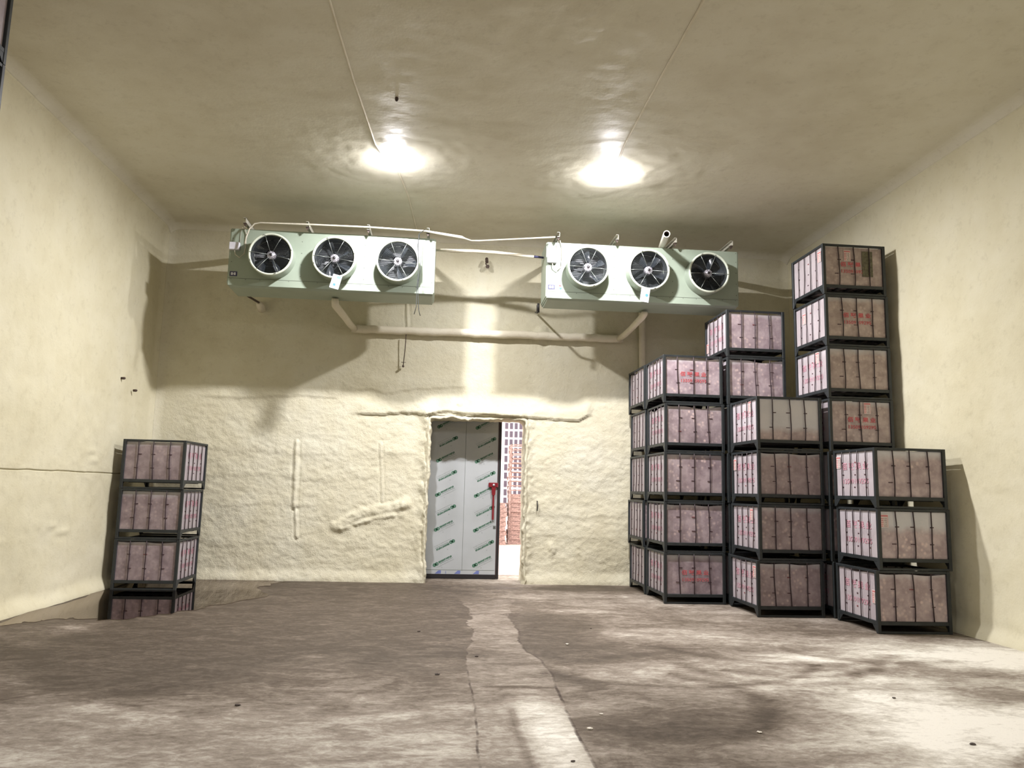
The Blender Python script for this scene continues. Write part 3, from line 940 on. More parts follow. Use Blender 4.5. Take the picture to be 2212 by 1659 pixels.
def crate_meshes():
    R = {}
    ps = 0.046
    b = MB(); b.box(-ps / 2, ps / 2, -ps / 2, ps / 2, 0, CP - 0.004, bev=0.004)
    R['post'] = b.mesh('post', M['steel'])
    for nm, z0, z1 in (('top_rail', 0.757, CP - 0.004), ('bottom_rail', 0.104, 0.152)):
        b = MB()
        t = 0.03
        for y in (-hd2 + 0.004, hd2 - t - 0.004):
            b.box(-hw + ps, hw - ps, y, y + t, z0, z1, bev=0.003)
        for x in (-hw + 0.004, hw - t - 0.004):
            b.box(x, x + t, -hd2 + ps, hd2 - ps, z0, z1, bev=0.003)
        R[nm] = b.mesh(nm, M['steel'])
    b = MB()
    b.box(-hw + ps, hw - ps, -0.015, 0.015, 0.002, 0.028)
    R['foot_rail'] = b.mesh('foot_rail', M['steel'])
    for i, sx in enumerate((-1, 1)):
        for j, sy in enumerate((-1, 1)):
            b = MB()
            y0 = sy * (hd2 - ps); yy = sy * (hd2 - ps - 0.10)
            x0 = sx * (hw - 0.006); x1 = sx * (hw - 0.014)
            b.prism([(y0, 0.104), (yy, 0.104), (y0 - sy * 0.005, 0.01), (y0, 0.01)], 'x', x0, x1)
            # inner flange of the bracket
            b.box(min(x0, sx * (hw - 0.04)), max(x0, sx * (hw - 0.04)), min(y0, y0 - sy * 0.006), max(y0, y0 - sy * 0.006), 0.01, 0.104)
            R['foot_bracket%d%d' % (i, j)] = b.mesh('foot_bracket', M['steel'])
    # rods, three bends
    rr = random.Random(5)
    for k in range(3):
        b = MB()
        a = (0.0, 0.010, -0.008)[k]; lean = (0.0, 0.012, 0.022)[k]
        pts = [(lean * (0.5 - z) + a * math.sin(z * PI) + 0.002 * rr.uniform(-1, 1), 0.002 * rr.uniform(-1, 1), 0.140 + 0.63 * z) for z in np.linspace(0, 1, 9)]
        b.tube(pts, 0.0075, 6)
        R['rod%d' % k] = b.mesh('rod', M['rod'])
    # floor grate seen from below
    b = MB()
    for x in np.linspace(-0.36, 0.36, 5):
        b.box(x - 0.02, x + 0.02, -hd2 + 0.03, hd2 - 0.03, 0.125, 0.150)
    for y in (-0.22, 0.22):
        b.box(-hw + 0.03, hw - 0.03, y - 0.05, y + 0.05, 0.095, 0.125)
    R['floor_grate'] = b.mesh('floor_grate', M['grate'])
    # liner sacks: three sags of the open top edge, with slots cut in the sheet
    for k in range(3):
        b = MB()
        lx, ly = hw - 0.030, hd2 - 0.030
        zb, zt = 0.152, 0.752
        nx, nz = 16, 12
        sag = (0.0, 0.028, 0.045)[k]

        def side(P0, P1, nrm, sd):
            vs = []
            for i in range(nx + 1):
                u = i / nx
                ztop = zt - sag * math.sin(u * PI) ** 0.7 * (0.6 + 0.4 * math.sin(u * 9 + sd)) if 0 < u < 1 else zt
                for j in range(nz + 1):
                    w = j / nz
                    z = zb + (ztop - zb) * w
                    edge = math.sin(PI * u) ** 0.5 * math.sin(PI * w) ** 0.5 if 0 < u < 1 and 0 < w < 1 else 0
                    bul = edge * (0.002 + 0.004 * (0.5 + 0.5 * math.sin(u * 13 + sd * 2.1 + w * 3)) * (1 - 0.4 * w))
                    vs.append((P0[0] + (P1[0] - P0[0]) * u + nrm[0] * bul, P0[1] + (P1[1] - P0[1]) * u + nrm[1] * bul, z))
            fs = [(i * (nz + 1) + j, (i + 1) * (nz + 1) + j, (i + 1) * (nz + 1) + j + 1, i * (nz + 1) + j + 1) for i in range(nx) for j in range(nz)]
            b.add(vs, fs, 0, True)
        side((-lx, -ly), (lx, -ly), (0, -1), k)
        side((lx, -ly), (lx, ly), (1, 0), k + 1)
        side((lx, ly), (-lx, ly), (0, 1), k + 2)
        side((-lx, ly), (-lx, -ly), (-1, 0), k + 3)
        b.add([(-lx, -ly, zb), (lx, -ly, zb), (lx, ly, zb), (-lx, ly, zb)], [(3, 2, 1, 0)])
        zc = zt - sag - 0.04
        b.add([(-lx, -ly, zc), (lx, -ly, zc), (lx, ly, zc), (-lx, ly, zc)], [(0, 1, 2, 3)])
        # slots: short dark cuts standing just proud of the sheet
        r2 = random.Random(20 + k)
        for sy in (-1, 1):
            for zi, z in enumerate((0.555, 0.335)):
                for x in (-0.25, 0.0, 0.25):
                    x += r2.uniform(-0.03, 0.03); mi = 1 if r2.random() < 0.72 else 2
                    y = sy * (ly + 0.0078)
                    w = r2.uniform(0.022, 0.030); hh = r2.uniform(0.0045, 0.0065)
                    b.box(x - w, x + w, min(y, y - sy * 0.003), max(y, y - sy * 0.003), z - hh, z + hh, mi)
        for sx in (-1, 1):
            for z in (0.610, 0.440, 0.270):
                for y in (-0.27, 0.0, 0.30):
                    y += r2.uniform(-0.02, 0.02)
                    x = sx * (lx + 0.0078)
                    b.box(min(x, x - sx * 0.003), max(x, x - sx * 0.003), y - 0.016, y + 0.016, z - 0.008, z + 0.008, 1 if r2.random() < 0.8 else 2)
        R['liner%d' % k] = b.mesh('liner', [M['liner'], M['slot'], M['slot_red']])
    # lettering: built once, flat, reading along +x
    t1, f1 = text_mesh('佰联果业', 0.078, 0.0022, spacing=1.52)
    w1 = max(v[0] for v in t1)
    t2, f2 = text_mesh('13509109295', 0.072, 0.0012)
    w2 = max(v[0] for v in t2)
    for nm, mt, w in (('front', 'ink', 0.44), ('side', 'ink_faint', 0.66)):
        hsc = 1.0 if nm == 'front' else 1.35
        b = MB()
        b.add([(v[0] / w1 * w - w / 2, 0, v[1] * hsc) for v in t1], f1)
        R['name_' + nm] = b.mesh('printed_name', M[mt])
        b = MB()
        b.add([(v[0] / w2 * w - w / 2, 0, v[1] * hsc - (0.105 if nm == 'front' else 0.20)) for v in t2], f2)
        R['number_' + nm] = b.mesh('printed_number', M[mt])
    # paper card with a red printed border and handwriting
    b = MB()
    b.box(-0.055, 0.055, -0.002, 0, -0.085, 0.085, 0)
    for z in (0.072, 0.06):
        b.box(-0.05, 0.05, -0.003, -0.002, z - 0.007, z + 0.004, 1)
    b.box(-0.05, -0.046, -0.003, -0.002, -0.08, 0.06, 1); b.box(0.046, 0.05, -0.003, -0.002, -0.08, 0.06, 1)
    r3 = random.Random(3)
    for z in (0.035, 0.010, -0.015, -0.04, -0.065):
        b.box(-0.046, 0.046, -0.003, -0.002, z - 0.013, z - 0.0115, 1)
        b.box(-0.044, -0.014, -0.003, -0.002, z - 0.008, z + 0.004, 1)
        for q in range(3):
            x = -0.004 + q * 0.016 + r3.uniform(-0.003, 0.003)
            b.box(x, x + 0.005, -0.003, -0.002, z - 0.008, z + 0.007, 2)
            b.box(x - 0.003, x + 0.010, -0.003, -0.002, z - 0.002, z + 0.001, 2)
    R['card'] = b.mesh('paper_card', [M['card'], M['card_red'], M['card_dark']])
    return R


RM = crate_meshes()
rnd = random.Random(11)


def make_crate(label, loc, rotz, group, variant=0, fill=0.72, warm=0.15, blotch=0.6, dusk=0.0, front_print=False, side_print=True, cards=(), side=-1, stain=None):
    t = thing('fruit_crate', label, 'crate', loc, rotz, group)
    for sx in (-1, 1):
        for sy in (-1, 1):
            put('post', RM['post'], t, (sx * (hw - 0.023), sy * (hd2 - 0.023), 0))
    for i in (0, 1):
        for j in (0, 1):
            put('foot_bracket', RM['foot_bracket%d%d' % (i, j)], t)
    put('top_rail', RM['top_rail'], t); put('bottom_rail', RM['bottom_rail'], t); put('foot_rail', RM['foot_rail'], t, (0, -hd2 + 0.021, 0)); put('foot_rail', RM['foot_rail'], t, (0, hd2 - 0.021, 0))
    put('floor_grate', RM['floor_grate'], t)
    ln = put('liner', RM['liner%d' % variant], t)
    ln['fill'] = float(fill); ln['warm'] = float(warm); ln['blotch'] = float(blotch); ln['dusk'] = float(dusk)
    for sy in (-1, 1):
        for i, x in enumerate((-0.245, 0.0, 0.245)):
            put('rod', RM['rod%d' % rnd.choice((0, 0, 1, 2))], t, (x + rnd.uniform(-0.015, 0.015), sy * (hd2 - 0.010), 0))
    for sx in (-1, 1):
        for i, y in enumerate((-0.30, -0.10, 0.10, 0.30)):
            r = put('rod', RM['rod%d' % rnd.choice((0, 0, 1, 2))], t, (sx * (hw - 0.010), y + rnd.uniform(-0.012, 0.012), 0))
            r.rotation_euler = (0, 0, PI / 2)
    if front_print:
        for pn in ('name', 'number'):
            put('printed_' + pn, RM[pn + '_front'], t, (0.01, -(hd2 - 0.0228), 0.455))
    if side_print:
        for pn in ('name', 'number'):
            p = put('printed_' + pn, RM[pn + '_side'], t, (side * (hw - 0.0228), 0.0, 0.52))
            p.rotation_euler = (0, 0, -PI / 2 if side < 0 else PI / 2)
    for face, u, z in cards:
        if face == 'f':
            put('paper_card', RM['card'], t, (u, -(hd2 - 0.0215), z))
        else:
            c = put('paper_card', RM['card'], t, (side * (hw - 0.0215), u, z))
            c.rotation_euler = (0, 0, -PI / 2 if side < 0 else PI / 2)
    if stain:
        b = MB(); b.box(-0.085, 0.085, -0.001, 0, -0.20, 0.20)
        put('grease_patch', b.mesh('grease_patch', simple('greasy_green_patch', (0.105, 0.095, 0.055, 1), 0.6, 0, 0.25, 25)), t, (stain[0], -(hd2 - 0.0210), stain[1]))
    return t


ORD = ['bottom', 'second', 'third', 'fourth', 'fifth', 'sixth', 'seventh', 'eighth']


def ordn(k, n):
    return 'bottom' if k == 0 else ('topmost' if k == n - 1 else ORD[k] + ' from bottom')


def stack(cx, cy, n, place, group, special, offs=None, start=0, side=-1, base_yaw=0.0, dusk=0.0):
    for k in range(start, n):
        sp = dict(special.get(k, {}))
        dx, dy, dr = (offs or {}).get(k, (rnd.uniform(-0.012, 0.012), rnd.uniform(-0.012, 0.012), rnd.uniform(-0.6, 0.6)))
        extra = sp.pop('say', '')
        lab = '%s fruit crate %s%s' % (ordn(k, n), place, extra)
        sp.setdefault('variant', rnd.choice((0, 1, 2)))
        sp.setdefault('dusk', dusk)
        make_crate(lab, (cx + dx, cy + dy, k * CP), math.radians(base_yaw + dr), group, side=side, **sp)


# front row of the right-hand block
stack(4.05, 12.66, 5, 'of the front five-high stack left of the block', 'crates in the front five-high stack', {
    4: dict(front_print=True, warm=0.0, blotch=0.45, variant=1, say=', red lettering'),
    3: dict(dusk=0.18, blotch=1.0, variant=2), 2: dict(dusk=0.18, blotch=0.8, variant=0), 1: dict(dusk=0.18, blotch=0.5, warm=0.1, variant=1),
    0: dict(front_print=True, dusk=0.22, fill=0.70, warm=0.05, blotch=0.2, variant=0, say=', red lettering')},
    {4: (-0.01, 0, 0.6), 3: (0.018, 0, 0),  2: (0.007, 0, 0.3), 1: (0.005, 0, 0), 0: (0.0, 0, 0)})
stack(4.03, 13.77, 5, 'of the five-high stack against back wall', 'crates in the five-high stack against the back wall', {k: dict(side_print=False) for k in range(5)},
      {4: (-0.02, 0, 1.0), 3: (0.015, 0, 0), 2: (0.005, 0, 0), 1: (-0.03, 0.01, 0), 0: (0, 0, 0)})
stack(5.09, 11.45, 4, 'of the four-high stack in block middle', 'crates in the four-high stack', {
    3: dict(fill=0.30, warm=0.5, dusk=0.0, blotch=0.35, variant=0, cards=(('s', -0.22, 0.66),), say=', mostly empty'),
    2: dict(warm=0.40, blotch=0.4, variant=1, cards=(('s', 0.42, 0.60),)),
    1: dict(warm=0.3, blotch=0.5, variant=0, cards=(('s', -0.22, 0.64),)),
    0: dict(warm=0.2, blotch=0.6, variant=1, cards=(('s', -0.38, 0.62),))},
    {3: (0.015, 0, 0), 2: (0.018, 0, -0.3), 1: (0.008, 0, 0.3), 0: (-0.03, 0.0, 0)}, dusk=0.22)
stack(5.11, 12.63, 6, 'of the six-high stack behind four-high one', 'crates in the six-high stack', {
    5: dict(warm=0.05, blotch=0.5, cards=(('s', 0.44, 0.30),)), 4: dict(warm=0.1, blotch=0.6, variant=2)}, {5: (0, 0, 0), 4: (0, 0, 0)}, dusk=0.10)
stack(6.16, 10.21, 3, 'of the three-high stack nearest right wall', 'crates in the three-high stack nearest the right wall', {
    2: dict(fill=0.66, warm=0.3, blotch=0.45, variant=0, cards=(('s', 0.42, 0.62),)),
    1: dict(fill=0.52, warm=0.25, blotch=0.5, variant=0, cards=(('f', -0.40, 0.63),), say=', half full'),
    0: dict(fill=0.74, warm=0.3, blotch=0.5, variant=1, cards=(('s', -0.44, 0.45),))},
    {2: (0.0, 0.0, 0.5), 1: (0.02, 0, 0), 0: (-0.02, 0.0, -1.0)})
stack(6.17, 11.40, 7, 'of the tall seven-high stack by right wall', 'crates in the seven-high stack', {
    6: dict(front_print=True, fill=0.80, warm=0.75, blotch=0.25, side_print=False, variant=0, cards=(('s', -0.38, 0.62), ('f', -0.10, 0.62)), stain=(0.22, 0.50), say=', stained'),
    5: dict(front_print=True, warm=0.85, blotch=0.35, side_print=False, variant=0, cards=(('s', 0.20, 0.56),), say=', red lettering'),
    4: dict(fill=0.70, warm=0.8, blotch=0.3, variant=0, cards=(('s', -0.18, 0.66),)),
    3: dict(front_print=True, warm=0.75, blotch=0.35, variant=0, cards=(('f', 0.10, 0.66),), say=', red lettering')},
    {6: (0.0, 0.0, 0), 5: (0.015, 0, 0), 4: (0.02, 0, 0), 3: (0.025, 0, 0)}, dusk=0.12)
# lone stack on the left, its right side showing
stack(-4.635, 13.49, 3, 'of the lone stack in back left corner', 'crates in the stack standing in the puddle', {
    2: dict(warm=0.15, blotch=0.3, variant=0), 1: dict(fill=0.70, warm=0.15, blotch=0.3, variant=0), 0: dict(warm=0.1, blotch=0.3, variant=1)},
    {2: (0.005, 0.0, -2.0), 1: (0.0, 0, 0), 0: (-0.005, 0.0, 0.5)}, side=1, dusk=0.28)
# stack whose far right corner reaches into the top left of the view
stack(-4.745, 6.68, 8, 'of the near stack at left picture edge', 'crates in the near stack at the left edge', {}, {k: (0, 0, 0) for k in range(8)}, side=1)

# ------------------------------------------------------------------ air coolers
UY0, UY1 = 12.70, 13.36


def make_cooler(x0, x1, z0, z1, label):
    u = thing('air_cooler', label, 'air cooler', ((x0 + x1) / 2, UY0, z0), 0, 'ceiling-hung air coolers')
    L = (x1 - x0) / 2; H = z1 - z0; Dp = UY1 - UY0
    # casing with three round holes hidden by the ducts
    b = MB()
    b.box(-L, L, 0.0, Dp, 0.0, H, bev=0.006)
    b.build('casing', M['cooler'], u)
    b = MB()
    b.box(-L + 0.002, L - 0.002, -0.003, 0.0, 0.118, 0.124)
    for x in np.linspace(-L + 0.05, L - 0.05, 15):
        b.lathe([(0, -0.005), (0.006, -0.004), (0.006, 0.0)], 8, c=(x, 0, 0.105))
    for x in (-L + 0.04, -0.52, 0.52, L - 0.03):
        for z in (0.20, 0.40, 0.60, 0.80, H - 0.03):
            b.lathe([(0, -0.005), (0.007, -0.004), (0.007, 0.0)], 8, c=(x, 0, z))
    b.build('panel_seam', M['seam'], u)
    b = MB(); b.box(-L - 0.012, -L, 0.01, Dp, 0.03, H - 0.01); b.box(L, L + 0.012, 0.01, Dp, 0.03, H - 0.01)
    b.build('end_flange', M['cooler'], u)
    b = MB()
    b.prism([(0.006, -0.001), (Dp - 0.01, -0.001), (Dp - 0.05, -0.035), (0.05, -0.022)], 'x', -L + 0.02, L - 0.02)
    b.build('drip_tray', M['cooler'], u)
    return u, L, H


def make_fan(u, cx, cz, k):
    ro, ri, pr = 0.354, 0.322, 0.27
    b = MB()
    # outer shell tapering to the case, rolled lip, inner wall
    b.lathe([(ro - 0.004, 0.0), (ro - 0.006, -0.06), (ro - 0.004, -pr + 0.04)], 56, mi=1, c=(cx, 0, cz))
    b.lathe([(ro - 0.004, -pr + 0.04), (ro + 0.002, -pr + 0.03), (ro + 0.003, -pr + 0.012), (ro - 0.004, -pr), (ri + 0.006, -pr), (ri, -pr + 0.010), (ri, -0.06), (ri - 0.004, -0.004)], 56, c=(cx, 0, cz))
    fan = b.build('fan_housing', [M['ring'], M['cooler']], u)
    b = MB()
    b.lathe([(ri - 0.003, -pr + 0.03), (ri - 0.003, -0.003), (0.001, -0.003)], 48, c=(cx, 0, cz))
    for z in np.linspace(-0.24, 0.24, 17):        # coil fins glimpsed behind the blades
        w = math.sqrt(0.30 ** 2 - z * z)
        b.box(cx - w, cx + w, -0.012, -0.004, cz + z - 0.003, cz + z + 0.003)
    b.build('fan_duct', M['duct'], fan)
    # blades, at rest
    b = MB()
    for j in range(5):
        a0 = 2 * PI * j / 5 + 0.5 * k
        vs = []
        for i, r in enumerate(np.linspace(0.075, 0.300, 7)):
            wd = 0.20 + 0.30 * (i / 6)
            for q in range(5):
                s_ = q / 4 - 0.5
                a = a0 + s_ * wd * (1.5 - 0.5 * i / 6) + 0.25 * (i / 6)
                vs.append((cx + r * math.cos(a), -0.12 + s_ * 0.11 - 0.02 * math.cos(s_ * PI), cz + r * math.sin(a)))
        b.add(vs, [(i * 5 + q, (i + 1) * 5 + q, (i + 1) * 5 + q + 1, i * 5 + q + 1) for i in range(6) for q in range(4)], 0, True)
    b.build('fan_blades', M['blade'], fan)
    b = MB()
    b.lathe([(0.0, -0.235), (0.030, -0.233), (0.034, -0.222), (0.062, -0.212), (0.070, -0.195), (0.070, -0.10), (0.0, -0.10)], 28, c=(cx, 0, cz))
    for j in range(14):
        a = 2 * PI * j / 14
        b.box(0.045, 0.068, -0.218, -0.205, -0.003, 0.003, M4=Matrix.Translation((cx, 0, cz)) @ Matrix.Rotation(-a, 4, 'Y'))
    b.build('fan_hub', M['hub'], fan)
    b = MB(); b.lathe([(0, -0.240), (0.024, -0.239), (0.027, -0.230)], 20, c=(cx, 0, cz)); b.build('hub_cap', M['black'], fan)
    # guard: six flat struts and close wire rings
    b = MB()
    for a in (108, 60, -14, -64, -128, 176):
        a = math.radians(a + k * 2)
        p0 = Vector((cx + 0.05 * math.cos(a), -0.225, cz + 0.05 * math.sin(a)))
        p1 = Vector((cx + 0.335 * math.cos(a), -pr - 0.004, cz + 0.335 * math.sin(a)))
        b.tube([p0, p0.lerp(p1, 0.6) + Vector((0, -0.012, 0)), p1], 0.0042, 6)
    for a in (112, 14, -74, 200):
        a = math.radians(a)
        b.box(-0.006, 0.006, -pr - 0.010, -pr + 0.012, -0.014, 0.014, M4=Matrix.Translation((cx + 0.338 * math.cos(a), 0, cz + 0.338 * math.sin(a))) @ Matrix.Rotation(-a, 4, 'Y'))
    b.build('fan_guard', M['guard'], fan)
    b = MB()
    for r in np.arange(0.09, 0.32, 0.021):
        y = -0.236 - 0.03 * (r / 0.32)
        b.tube([(cx + r * math.cos(q * PI / 16), y, cz + r * math.sin(q * PI / 16)) for q in range(32)], 0.0013, 4, closed=True)
    b.build('guard_rings', M['guardring'], fan)


def cooler_extras(u, L, H, cable_in):
    # junction box on the face with its cable loop, sticker
    b = MB()
    b.box(-L + 0.0, -L + 0.165, -0.075, 0.0, H - 0.38, H - 0.255, bev=0.006)
    jb = b.build('junction_box', M['white'], u)
    b = MB()
    x = -L + 0.085
    b.tube([(x, -0.04, H - 0.38), (x + 0.02, -0.05, H - 0.46), (x + 0.09, -0.05, H - 0.51), (x + 0.16, -0.04, H - 0.44), (x + 0.17, -0.02, H - 0.30), (x + 0.165, -0.015, H - 0.1), (x + 0.13, -0.03, H + 0.03)], 0.008, 7)
    b.tube([(x + 0.07, -0.012, H - 0.26), (x + 0.075, -0.012, H - 0.05), (x + 0.10, -0.02, H + 0.02)], 0.0045, 6)
    b.build('cable_loop', M['cable_cream'], u)
    b = MB()
    b.box(-L + 0.025, -L + 0.145, -0.004, 0, 0.155, 0.235, 0)
    b.box(-L + 0.045, -L + 0.078, -0.005, -0.004, 0.172, 0.218, 1)
    b.box(-L + 0.092, -L + 0.122, -0.005, -0.004, 0.172, 0.218, 1)
    b.box(-L + 0.078, -L + 0.092, -0.005, -0.004, 0.190, 0.199, 1)
    b.build('rating_sticker', [M['navy'], M['white']], u)


uA, L, H = make_cooler(-3.625, -0.25, 4.945, 5.915, 'pale green three-fan air cooler hung on the left side')
for k, x in enumerate((-2.905, -1.885, -0.848)):
    make_fan(uA, x - (-3.625 - 0.25) / 2, 5.428 - 4.945, k)
cooler_extras(uA, L, H, True)
uB, L, H = make_cooler(1.675, 5.055, 4.975, 5.965, 'pale green three-fan air cooler hung on the right side')
for k, x in enumerate((2.352, 3.402, 4.450)):
    make_fan(uB, x - (1.675 + 5.055) / 2, 5.49 - 4.975, k + 3)
cooler_extras(uB, L, H, True)
b = MB()
b.lathe([(0, -0.004), (0.022, -0.004), (0.022, 0)], 14, c=(-L + 0.235, 0, 0.235)); b.lathe([(0, -0.004), (0.022, -0.004), (0.022, 0)], 14, mi=1, c=(-L + 0.245, 0, 0.185))
b.build('round_sticker', [M['card_red'], M['cyan']], uB)

# white cards hanging on the middle fans
for (x, y, z, rot, lab, cm) in ((-1.80, 12.40, 5.12, 14, 'white card hanging below middle fan of the left cooler', 0),
                                (3.33, 12.40, 5.14, 8, 'white card with blue dot hanging below middle fan of the right cooler', 1)):
    t = thing('hanging_card', lab, 'tag', (x, y, z), 0, 'cards hanging on the fans')
    Rm = Matrix.Rotation(math.radians(rot), 4, 'Y')
    b = MB(); b.box(-0.075, 0.075, -0.0015, 0.0015, -0.235, 0.0, M4=Rm); b.build('card', M['white'], t)
    b = MB()
    if cm == 0:
        b.box(-0.005, 0.06, -0.003, -0.0015, -0.06, -0.015, 1, M4=Rm)
        b.box(-0.03, 0.01, -0.003, -0.0015, -0.19, -0.15, 0, M4=Rm)
    else:
        b.add([tuple(Rm @ Vector((0.03 + 0.028 * math.cos(a * PI / 8), -0.0025, -0.115 + 0.028 * math.sin(a * PI / 8)))) for a in range(16)], [tuple(range(16))], 0)
    b.build('printed_mark', [M['blue'], M['cyan']], t)
    b = MB(); b.tube([(0, 0, 0), (0.0, 0.0, 0.05)], 0.002, 5); b.build('string', M['cable'], t)

# ------------------------------------------------------------------ steel channels carrying the coolers, bolts and ceiling rods
chx = [(-3.37, 6.01, 'left cooler, its far left end'), (-2.36, 6.00, 'left cooler, between its first two fans'), (-1.36, 6.00, 'left cooler, between its last two fans'), (-0.37, 6.00, 'left cooler, its right end'),
       (1.84, 6.05, 'right cooler, its left end'), (2.86, 6.06, 'right cooler, between its first two fans'), (3.88, 6.06, 'right cooler, beside the open pipe'), (4.88, 6.06, 'right cooler, its far right end')]
for x, z, where in chx:
    t = thing('hanger_channel', 'short steel channel above the ' + where, 'bracket', (x, 12.50, z - 0.05), 0, 'channels carrying the coolers')
    b = MB()
    b.box(-0.022, 0.022, 0, 2.0, 0.078, 0.084); b.box(0.017, 0.022, 0, 2.0, 0.0, 0.084); b.box(-0.022, 0.022, 0, 2.0, 0.0, 0.006)
    b.build('channel', M['galv'], t)
    b = MB()
    b.prism([(-0.03, 0.0), (0.03, 0.0), (0.0, -0.055)], 'y', 0.03, 0.06)
    b.build('hanger_bolt', M['rust'], t)

# cream conduit running over the coolers
pts = [(-3.345, 12.52, 5.60), (-3.33, 12.52, 5.72), (-3.29, 12.52, 5.86), (-3.21, 12.52, 5.955), (-3.12, 12.52, 5.975), (-2.35, 12.48, 5.975), (-1.36, 12.48, 5.985), (-0.41, 12.48, 5.97),
       (-0.25, 12.5, 5.955), (0.19, 12.5, 5.90), (0.26, 12.5, 5.88), (0.36, 12.5, 5.85), (0.49, 12.5, 5.855), (1.16, 12.5, 5.925), (1.78, 12.48, 5.985)]
b = MB()
b.tube(pts, [0.013] * 5 + [0.016] * 3 + [0.022, 0.030, 0.014, 0.012, 0.015, 0.014, 0.014], 8)
tag(b.build('cable_conduit', M['cable_cream']), 'cream cable conduit running along the tops of both coolers', 'conduit')

# two black leads hanging at the right end of the left cooler
b = MB()
b.tube([(-0.42, 12.47, 5.99), (-0.47, 12.46, 5.95), (-0.52, 12.45, 5.90), (-0.52, 12.4, 5.75), (-0.50, 12.4, 5.2), (-0.49, 12.4, 4.85), (-0.47, 12.4, 4.6), (-0.44, 12.4, 4.50)], 0.006, 6)
b.tube([(-0.515, 12.45, 5.90), (-0.53, 12.41, 5.7), (-0.50, 12.41, 5.3), (-0.515, 12.41, 4.9), (-0.51, 12.4, 4.65), (-0.54, 12.4, 4.52)], 0.006, 6)
b.tube([(-0.51, 12.44, 5.88), (-0.49, 12.41, 5.7), (-0.47, 12.41, 5.3), (-0.50, 12.41, 4.95)], 0.005, 6)
tag(b.build('hanging_lead', M['cable']), 'loose black leads hanging over the right end of the left cooler', 'cable')

# open PVC pipe over the right cooler
t = thing('overflow_pipe', 'open-ended cream plastic pipe sticking out above the right cooler', 'pipe', (3.46, 11.62, 5.84))
P0 = Vector((0, 0, 0)); P1 = Vector((3.765, 12.95, 6.07)) - Vector((3.46, 11.62, 5.84))
b = MB(); b.tube([P0, P1], 0.055, 24, cap=False); b.build('tube_wall', M['pvc'], t)
b = MB(); b.tube([P0 + P1 * 0.002, P1 * 0.99], 0.044, 24, cap=False)
d = P1.normalized(); uu = d.cross(Vector((0, 0, 1))).normalized(); ww = d.cross(uu)
n = 24
vs = [P0 + r * (math.cos(2 * PI * j / n) * uu + math.sin(2 * PI * j / n) * ww) for r in (0.044, 0.055) for j in range(n)]
b.build('bore', M['pvcin'], t)
b = MB(); b.add(vs, [(j, (j + 1) % n, n + (j + 1) % n, n + j) for j in range(n)]); b.build('cut_rim', M['pvc'], t)

# insulated drain run below the coolers
def wobble(p0, p1, n, a, seed):
    r = random.Random(seed)
    p0 = Vector(p0); p1 = Vector(p1)
    return [p0.lerp(p1, i / n) + Vector((0, r.uniform(-a, a), r.uniform(-a, a))) for i in range(n + 1)]


b = MB()
b.tube([(-1.93, 13.12, 4.902), (-1.93, 13.13, 4.85), (-1.93, 13.2, 4.80), (-1.83, 13.8, 4.72), (-1.78, 14.1, 4.67), (-1.72, 14.32, 4.63)], [0.06, 0.062, 0.065, 0.062, 0.062, 0.06], 14, wob=0.08)
tag(b.build('drain_pipe', M['pipe_foam']), 'foam-coated drain pipe dropping from under the left cooler', 'pipe')
b = MB()
b.tube(wobble((-1.78, 14.37, 4.64), (3.40, 14.37, 4.66), 40, 0.008, 3), 0.075, 14, wob=0.10)
tag(b.build('drain_pipe', M['pipe_foam']), 'long foam-coated drain pipe running level along the back wall', 'pipe')
b = MB()
b.tube([(3.50, 13.12, 4.915), (3.50, 13.13, 4.88), (3.49, 13.2, 4.85), (3.42, 13.8, 4.74), (3.38, 14.1, 4.69), (3.32, 14.32, 4.65)], [0.055, 0.058, 0.06, 0.058, 0.058, 0.058], 14, wob=0.08)
tag(b.build('drain_pipe', M['pipe_foam']), 'foam-coated drain pipe dropping from under the right cooler', 'pipe')
b = MB()
b.tube(wobble((3.78, 14.40, 6.0), (3.80, 14.40, 3.2), 20, 0.006, 5), 0.065, 12, wob=0.08)
tag(b.build('drain_pipe', M['pipe_foam']), 'foam-coated vertical pipe on the back wall behind the right crate stacks', 'pipe')
# feed pipe between the coolers
t = thing('feed_pipe', 'foam-coated feed pipe crossing the gap between the two coolers', 'pipe', (0.7, 13.0, 5.75))
b = MB()
q = [(-0.230, 13.02, 5.82), (-0.05, 13.0, 5.82), (0.05, 13.0, 5.815), (0.4, 13.0, 5.83), (0.8, 13.0, 5.825), (1.2, 13.0, 5.80), (1.48, 13.0, 5.785)]
b.tube([(x - 0.7, y - 13.0, z - 5.75) for x, y, z in q], [0.02, 0.024, 0.032, 0.030, 0.030, 0.028, 0.026], 10, wob=0.06)
b.build('insulated_tube', M['pipe_foam'], t)
b = MB(); b.tube([(0.78, 0, 0.035), (0.86, 0, 0.033), (0.955, 0, 0.025)], [0.022, 0.02, 0.018], 8); b.build('bare_tube', M['navy'], t)
